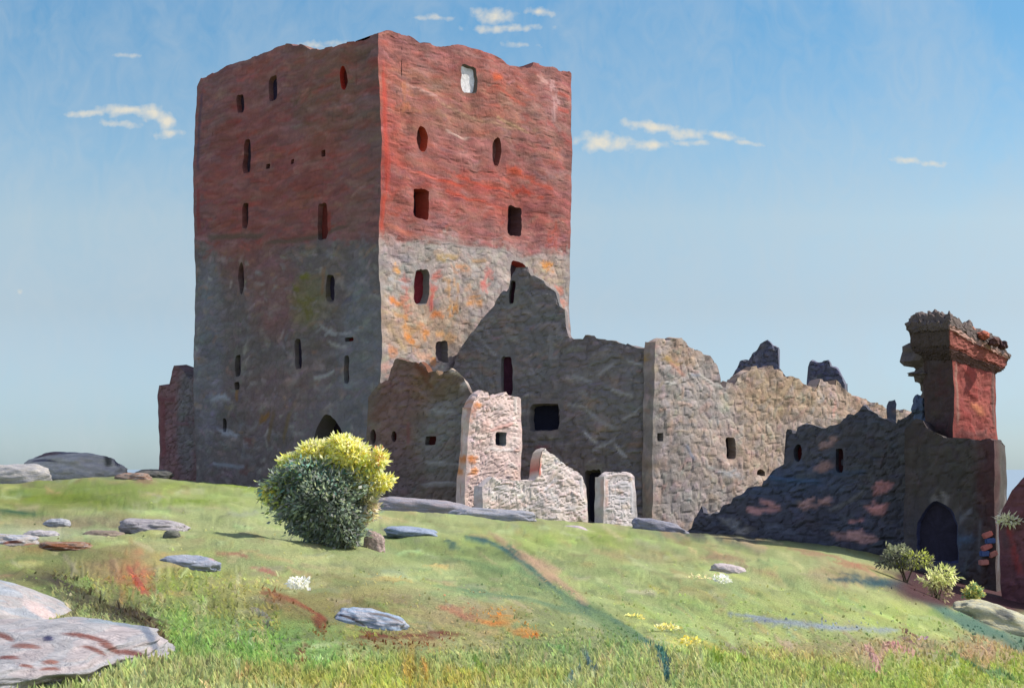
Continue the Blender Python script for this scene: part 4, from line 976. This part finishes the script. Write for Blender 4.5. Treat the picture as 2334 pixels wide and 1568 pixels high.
rock('long mauve ledge under the brown ruin', 960, 1152, 240, 42, (160, 158, 166), [(150, 156, 172), (170, 160, 162)], d=66, depth=.3, sink=.35, tilt=4)
rock('blue grey ledge below the tall pink fragment', 1125, 1168, 190, 34, (164, 166, 174), [(150, 160, 180), (180, 176, 176)], d=64, depth=.3, sink=.35, tilt=2)
rock('mauve sloping ledge right of the lone square block', 1505, 1188, 125, 36, (158, 158, 168), [(176, 172, 180), (140, 144, 162)], d=65, depth=.35, sink=.35, tilt=12)
rock('narrow blue slab in the grass right of the gorse bush', 940, 1220, 120, 24, (148, 164, 186), [(164, 174, 190)], sink=.4, tilt=6)
rock('pinkish white stone in the grass below the dark doorway', 1312, 1200, 62, 22, (206, 190, 190), [(190, 180, 186)], sink=.35, tilt=6)
rock('white stone with a dark upper edge alone in the right meadow', 1663, 1290, 84, 26, (212, 198, 194), [(196, 188, 188)], sink=.38, tilt=9, marks=[(1650, 1277, 60, 7, 8, (84, 72, 78))])
rock('big blue grey slab ringed with rusty earth in the middle meadow', 845, 1395, 160, 52, (160, 178, 196), [(146, 168, 196), (190, 192, 200)], sink=.38, tilt=8, marks=[(800, 1410, 70, 6, 22, (92, 74, 66)), (880, 1405, 90, 6, 16, (110, 96, 84))])
rock('pink beige stone at the right foot of the gorse bush', 852, 1196, 46, 56, (190, 172, 162), [(180, 156, 150)], d=29.6, sink=.3, depth=.7)
rock('grey brown mossy mound at the right edge', 2270, 1408, 200, 70, (196, 194, 164), [(170, 176, 164), (216, 206, 160)], d=44, sink=.35, tilt=14, depth=.5, marks=[(2230, 1425, 90, 8, 32, (214, 194, 120)), (2290, 1400, 50, 22, 20, (96, 100, 100))])
rock('flat pink stone on top of the mound at the right edge', 2292, 1376, 100, 24, (240, 184, 178), [(230, 176, 172)], d=45.5, sink=.2, tilt=10, depth=.5)
# the great foreground rock
rock('great smooth grey rock streaked with rust filling the lower left corner', 60, 1530, 570, 115, (186, 184, 184), [(176, 180, 184), (198, 188, 186)], d=11.9, depth=1.75, sink=.3, sub=7, tilt=0, flat=2.4, rough=1.5,
     marks=[(200, 1452, 120, 12, 12, (126, 66, 52)), (215, 1480, 60, 11, 22, (130, 74, 58)), (110, 1454, 26, 13, 0, (40, 44, 96)), (60, 1472, 70, 13, 3, (140, 88, 74)), (10, 1450, 50, 14, 20, (120, 66, 54)), (250, 1475, 60, 16, 28, (128, 74, 58)), (300, 1488, 70, 14, 10, (124, 66, 54)), (115, 1508, 40, 12, 0, (150, 96, 80)),
            (20, 1498, 50, 9, 0, (130, 70, 60)), (115, 1524, 50, 8, 0, (140, 86, 72)), (60, 1517, 36, 8, 8, (146, 92, 78)), (330, 1515, 80, 26, -5, (140, 92, 76)), (340, 1450, 90, 20, 60, (120, 132, 150)), (260, 1420, 140, 12, 8, (150, 166, 176))])
rock('white and pink sloping slab above the great foreground rock', 10, 1390, 330, 80, (192, 192, 190), [(206, 184, 178), (180, 188, 196)], d=15.2, depth=1.3, sink=.2, sub=6, tilt=20, rough=.6, marks=[(95, 1395, 90, 28, 34, (232, 208, 200))])


# ------------------------------------------------------------------ plants
def leafy(name, label, cat, px, d, lobes, leaf=(0.09, 0.03), stems=6, seed=1, per=900, base=None, part='foliage'):
    """lobes: (px, py, rx, ry, [colours], weight)"""
    r = np.random.default_rng(seed)
    gz = float(ground_z(px, d)); x0 = (px - CX) / F * d
    root = thing(name, (x0, d, gz), label, cat)
    m = d / F
    a = Acc()
    for (lx, ly, rx, ry, cols, wt) in lobes:
        n = int(per * wt)
        c = pt(lx, ly, d + r.uniform(-.15, .15))
        u = r.normal(size=(n, 3)); u /= np.linalg.norm(u, axis=1)[:, None]
        rad = 0.5 + 0.55 * r.random(n) ** .6; rad = rad * (1 + .35 * (r.random(n) < .08))
        lump = 1 + 0.38 * np.sin(u[:, 0] * 5 + seed) * np.sin(u[:, 2] * 4 + seed * 2)
        rad = rad * lump
        P = c + u * rad[:, None] * np.array([rx * m, (rx + ry) / 2 * m * .9, ry * m])
        out = u + r.normal(0, .45, (n, 3)); out /= np.linalg.norm(out, axis=1)[:, None]
        side = np.cross(out, r.normal(size=(n, 3))); side /= np.linalg.norm(side, axis=1)[:, None] + 1e-9
        L = leaf[0] * (0.45 + 1.1 * r.random(n) ** 1.5)[:, None]; Wd = leaf[1] * (0.6 + .8 * r.random(n))[:, None]
        v = np.stack([P - side * Wd * .4, P + out * L * .5 - side * Wd, P + out * L, P + out * L * .5 + side * Wd], 1)
        ci = r.integers(0, len(cols), n); cc = np.array([s2l(c_) for c_ in cols])[ci] * (1 + r.normal(0, .12, (n, 1)))
        cc = np.clip(np.repeat(cc[:, None], 4, 1), .004, .95)
        I = np.arange(n)[:, None] * 4 + np.arange(4)[None]
        a.add(v.reshape(-1, 3), cc.reshape(-1, 3), I)
    a.build(part, M_LEAF, root, gain=1.15)
    b = Acc()
    for k in range(stems):
        (lx, ly, rx, ry, cols, wt) = lobes[k % len(lobes)]
        P0 = np.array([x0 + r.normal(0, .05), d + r.normal(0, .05), gz - .05]) if base is None else base + r.normal(0, .02, 3); P1 = pt(lx + r.normal(0, rx * .3), ly, d)
        seg = 6; rr = .004 if part == 'blossom' else (.022 if d < 35 else .03)
        ring = []
        for s_ in range(seg + 1):
            t = s_ / seg; q = P0 + (P1 - P0) * t + np.array([0, 0, .1 * math.sin(t * 3)])
            for j in range(5): ring.append(q + np.array([math.cos(j * 1.2566), math.sin(j * 1.2566), 0]) * rr * (1 - .7 * t))
        I = np.arange((seg + 1) * 5).reshape(seg + 1, 5)
        Q = np.stack([I[:-1], np.roll(I[:-1], -1, 1), np.roll(I[1:], -1, 1), I[1:]], -1)
        b.add(ring, s2l((96, 84, 66)), Q)
    if stems: b.build('stems', mat('bark', .9, 20, .25, .4, 20, .01), root)
    return root


YEL = [(246, 230, 128), (246, 234, 160), (244, 234, 180), (238, 218, 104), (236, 226, 176), (190, 196, 110)]  # blossom yellow, also paints the sun on the top and right
DG = [(148, 164, 132), (134, 152, 140), (150, 160, 124), (140, 148, 142), (150, 150, 146), (132, 142, 128)]
TEAL = [(128, 176, 162), (118, 166, 156), (140, 176, 146)]
LG = [(206, 214, 120), (220, 226, 150), (180, 196, 112)]
leafy('gorse_bush', 'round dark green gorse bush in the meadow, its lit top and right painted in blossom yellow', 'bush', 745, 29.0,
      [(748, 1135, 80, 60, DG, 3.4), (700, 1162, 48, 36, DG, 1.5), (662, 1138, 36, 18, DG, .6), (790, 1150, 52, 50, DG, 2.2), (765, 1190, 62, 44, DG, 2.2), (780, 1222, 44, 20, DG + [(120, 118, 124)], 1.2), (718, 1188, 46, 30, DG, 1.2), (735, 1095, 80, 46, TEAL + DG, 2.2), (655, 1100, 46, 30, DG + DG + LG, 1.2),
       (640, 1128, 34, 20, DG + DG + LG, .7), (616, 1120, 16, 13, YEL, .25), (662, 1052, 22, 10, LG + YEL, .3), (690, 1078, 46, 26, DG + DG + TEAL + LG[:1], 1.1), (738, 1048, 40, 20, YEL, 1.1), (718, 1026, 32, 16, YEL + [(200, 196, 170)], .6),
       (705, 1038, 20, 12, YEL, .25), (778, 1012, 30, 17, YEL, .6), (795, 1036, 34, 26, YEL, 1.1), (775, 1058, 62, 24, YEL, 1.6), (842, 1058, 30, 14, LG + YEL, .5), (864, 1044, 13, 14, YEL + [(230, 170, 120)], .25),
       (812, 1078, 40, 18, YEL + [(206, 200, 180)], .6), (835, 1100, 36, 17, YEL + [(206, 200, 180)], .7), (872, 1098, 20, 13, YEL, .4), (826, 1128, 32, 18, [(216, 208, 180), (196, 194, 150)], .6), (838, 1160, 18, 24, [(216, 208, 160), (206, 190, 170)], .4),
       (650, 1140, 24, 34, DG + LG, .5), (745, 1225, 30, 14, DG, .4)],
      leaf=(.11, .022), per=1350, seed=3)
leafy('small_bush', 'grey green low bush before the turret doorway', 'bush', 2065, 50.5, [(2045, 1262, 26, 18, [(150, 156, 120), (120, 126, 104)], 1), (2085, 1275, 36, 16, [(160, 170, 80), (130, 134, 100)], 1), (2040, 1280, 34, 12, [(110, 112, 100)], .8)], leaf=(.12, .035), per=500, seed=5)
leafy('small_bush', 'pale yellow spiky plant on the dark edge of the slope', 'bush', 2135, 47.5, [(2150, 1312, 30, 16, [(214, 214, 160), (196, 204, 130)], 1), (2125, 1325, 26, 10, [(206, 206, 150)], .7), (2140, 1345, 22, 16, [(150, 140, 110)], .5)], leaf=(.16, .03), per=320, seed=6)
leafy('small_bush', 'small round yellow green bush on the mound at the right edge', 'bush', 2218, 44.5, [(2218, 1352, 18, 16, [(196, 200, 120), (120, 150, 110), (200, 190, 120)], 1.2)], leaf=(.10, .04), per=500, seed=8)
leafy('leaf_sprig', 'pale cream sprig sticking out beside the maroon gable', 'plant', 2300, 54.6, [(2290, 1180, 14, 5, [(230, 226, 190)], .5), (2306, 1188, 20, 6, [(236, 232, 206), (200, 204, 150)], .7)], leaf=(.2, .035), per=160, seed=9, stems=3, base=pt(2312, 1200, 54.75))

FLW = [(246, 244, 230), (236, 236, 214)]
for k, (px, py, w, h, cols, lab) in enumerate([
    (682, 1334, 22, 10, FLW, 'white flowers in the meadow below the gorse bush'),
    (1445, 1408, 16, 7, [(240, 216, 120), (230, 220, 150)], 'bright yellow flowers by the dark trodden line'),
    (1520, 1430, 20, 7, [(226, 214, 130), (230, 220, 170)], 'pale yellow flowers right of the bright yellow ones'),
    (1570, 1460, 16, 8, [(240, 212, 100), (230, 226, 160)], 'yellow flowers lowest of those by the trodden line'),
    (1598, 1316, 26, 7, [(230, 220, 160), (226, 206, 170)], 'cream flowers left below the lone white stone'),
    (1645, 1325, 16, 8, FLW, 'white flowers close below the lone white stone'),
    (860, 1318, 40, 4, [(236, 200, 110), (228, 214, 160)], 'thin row of yellow flowers below the gorse bush'),
    (2085, 1455, 20, 5, [(196, 176, 206), (200, 150, 180)], 'lilac flowers in the heathery strip on the right'),
]):
    d = ground_d(px, py + 3)
    if cols is not FLW: w, h = w * 1.3, h * .45
    leafy('flower_clump', lab[0].upper() + lab[1:], 'flowers', px, d, [(px, py - h * .6, w, h, cols, 1)], leaf=(.05, .022), per=170 if cols is FLW else 70, seed=20 + k, stems=0, part='blossom')


# ------------------------------------------------------------------ grass
def build_grass():
    N_ = 60000
    r = np.random.default_rng(11)
    px = r.uniform(-150, 2480, N_)
    q = r.random(N_) ** 0.62
    p0 = crest(px); py = p0 + 1 + q * (1640 - p0)
    D = cdist(px); d = 1.0 / ((py - p0) / (EYE * F) + 1.0 / D)
    lush = ((py > 1470) | ((px > 120) & (px < 640) & (py > 1290))) * 1.0
    L = (0.03 + .055 * r.random(N_)) * (1 + 1.1 * lush * r.random(N_)) * np.clip(d / 26, .75, 1.2) * np.interp(py, [1150, 1350, 1500], [.8, .9, 1])
    # keep the blades off the great rock
    xx = (px - CX) / F * d
    def off(cx_, cd, rx, ry): return ((xx - (cx_ - CX) / F * cd) / rx) ** 2 + ((d - cd) / ry) ** 2 > 1
    keep = off(60, 11.9, .92, 1.6) & off(10, 15.2, .62, .8) & (r.random(N_) < np.maximum(np.interp(py, [1300, 1400, 1470, 1540], [.03, .14, .5, 1]), (lush > 0) * np.interp(py, [1290, 1400], [.3, 1])))
    px, py, d, L, lush = px[keep], py[keep], d[keep], L[keep], lush[keep]; n = len(px)
    x = (px - CX) / F * d; z = ground_z(px, d) + (gc.at(px, py, 'H') - 0.4) * 0.05 * np.clip(d / 30, .3, 1.4) - .005
    C = gc.at(px, py) * (1 + r.normal(0, .13, (n, 1))) * (1 + r.normal(0, .05, (n, 3))) * (1.12 + .2 * lush[:, None])
    yaw = np.where((lush > 0) & (r.random(n) < .3), r.uniform(0, 6.28, n), r.uniform(1.0, 2.9, n));   # combed by the wind
    lean = r.uniform(.1, .7, n) * np.interp(py, [1150, 1420, 1500], [4.0, 2.4, 1.0])
    dr = np.stack([np.cos(yaw) * lean, np.sin(yaw) * lean, np.ones(n)], -1); dr /= np.linalg.norm(dr, axis=1)[:, None]
    sy = yaw + r.uniform(-.35, .35, n) + 1.57
    sd = np.stack([np.cos(sy), np.sin(sy), 0 * sy], -1)
    Wd = (0.006 + .010 * r.random(n)) * np.clip(d / 16, .8, 2.2)
    P = np.stack([x, d, z], -1); Ln = L[:, None]; W_ = Wd[:, None]
    bendv = np.stack([dr[:, 0] * .5, dr[:, 1] * .5, -.18 * np.ones(n)], -1)
    v = np.stack([P - sd * W_, P + sd * W_, P + dr * Ln * .55 + sd * W_ * .8, P + dr * Ln * .55 - sd * W_ * .8, P + dr * Ln + bendv * Ln * .5], 1)
    I = np.arange(n)[:, None] * 5
    Q = np.concatenate([I + np.array([[0, 1, 2, 3]]), I + np.array([[3, 2, 4, 4]])])
    fn_ = np.cross(v[:, 1] - v[:, 0], v[:, 2] - v[:, 1]); flip = np.einsum('ij,ij->i', fn_, -P) < 0
    Q = Q.reshape(2, n, 4)
    Q[0][flip] = Q[0][flip][:, ::-1]; Q[1][flip] = Q[1][flip][:, [1, 0, 2, 3]]
    Q = Q.reshape(-1, 4)
    a = Acc(); a.add(v.reshape(-1, 3), np.clip(np.repeat(C, 5, 0), .004, .95), Q)
    go = a.build('meadow_grass', M_BLADE, gain=0.82)
    tag(go, 'pale green and tawny meadow grass over the whole hillside', 'grass', kind='stuff')


build_grass()
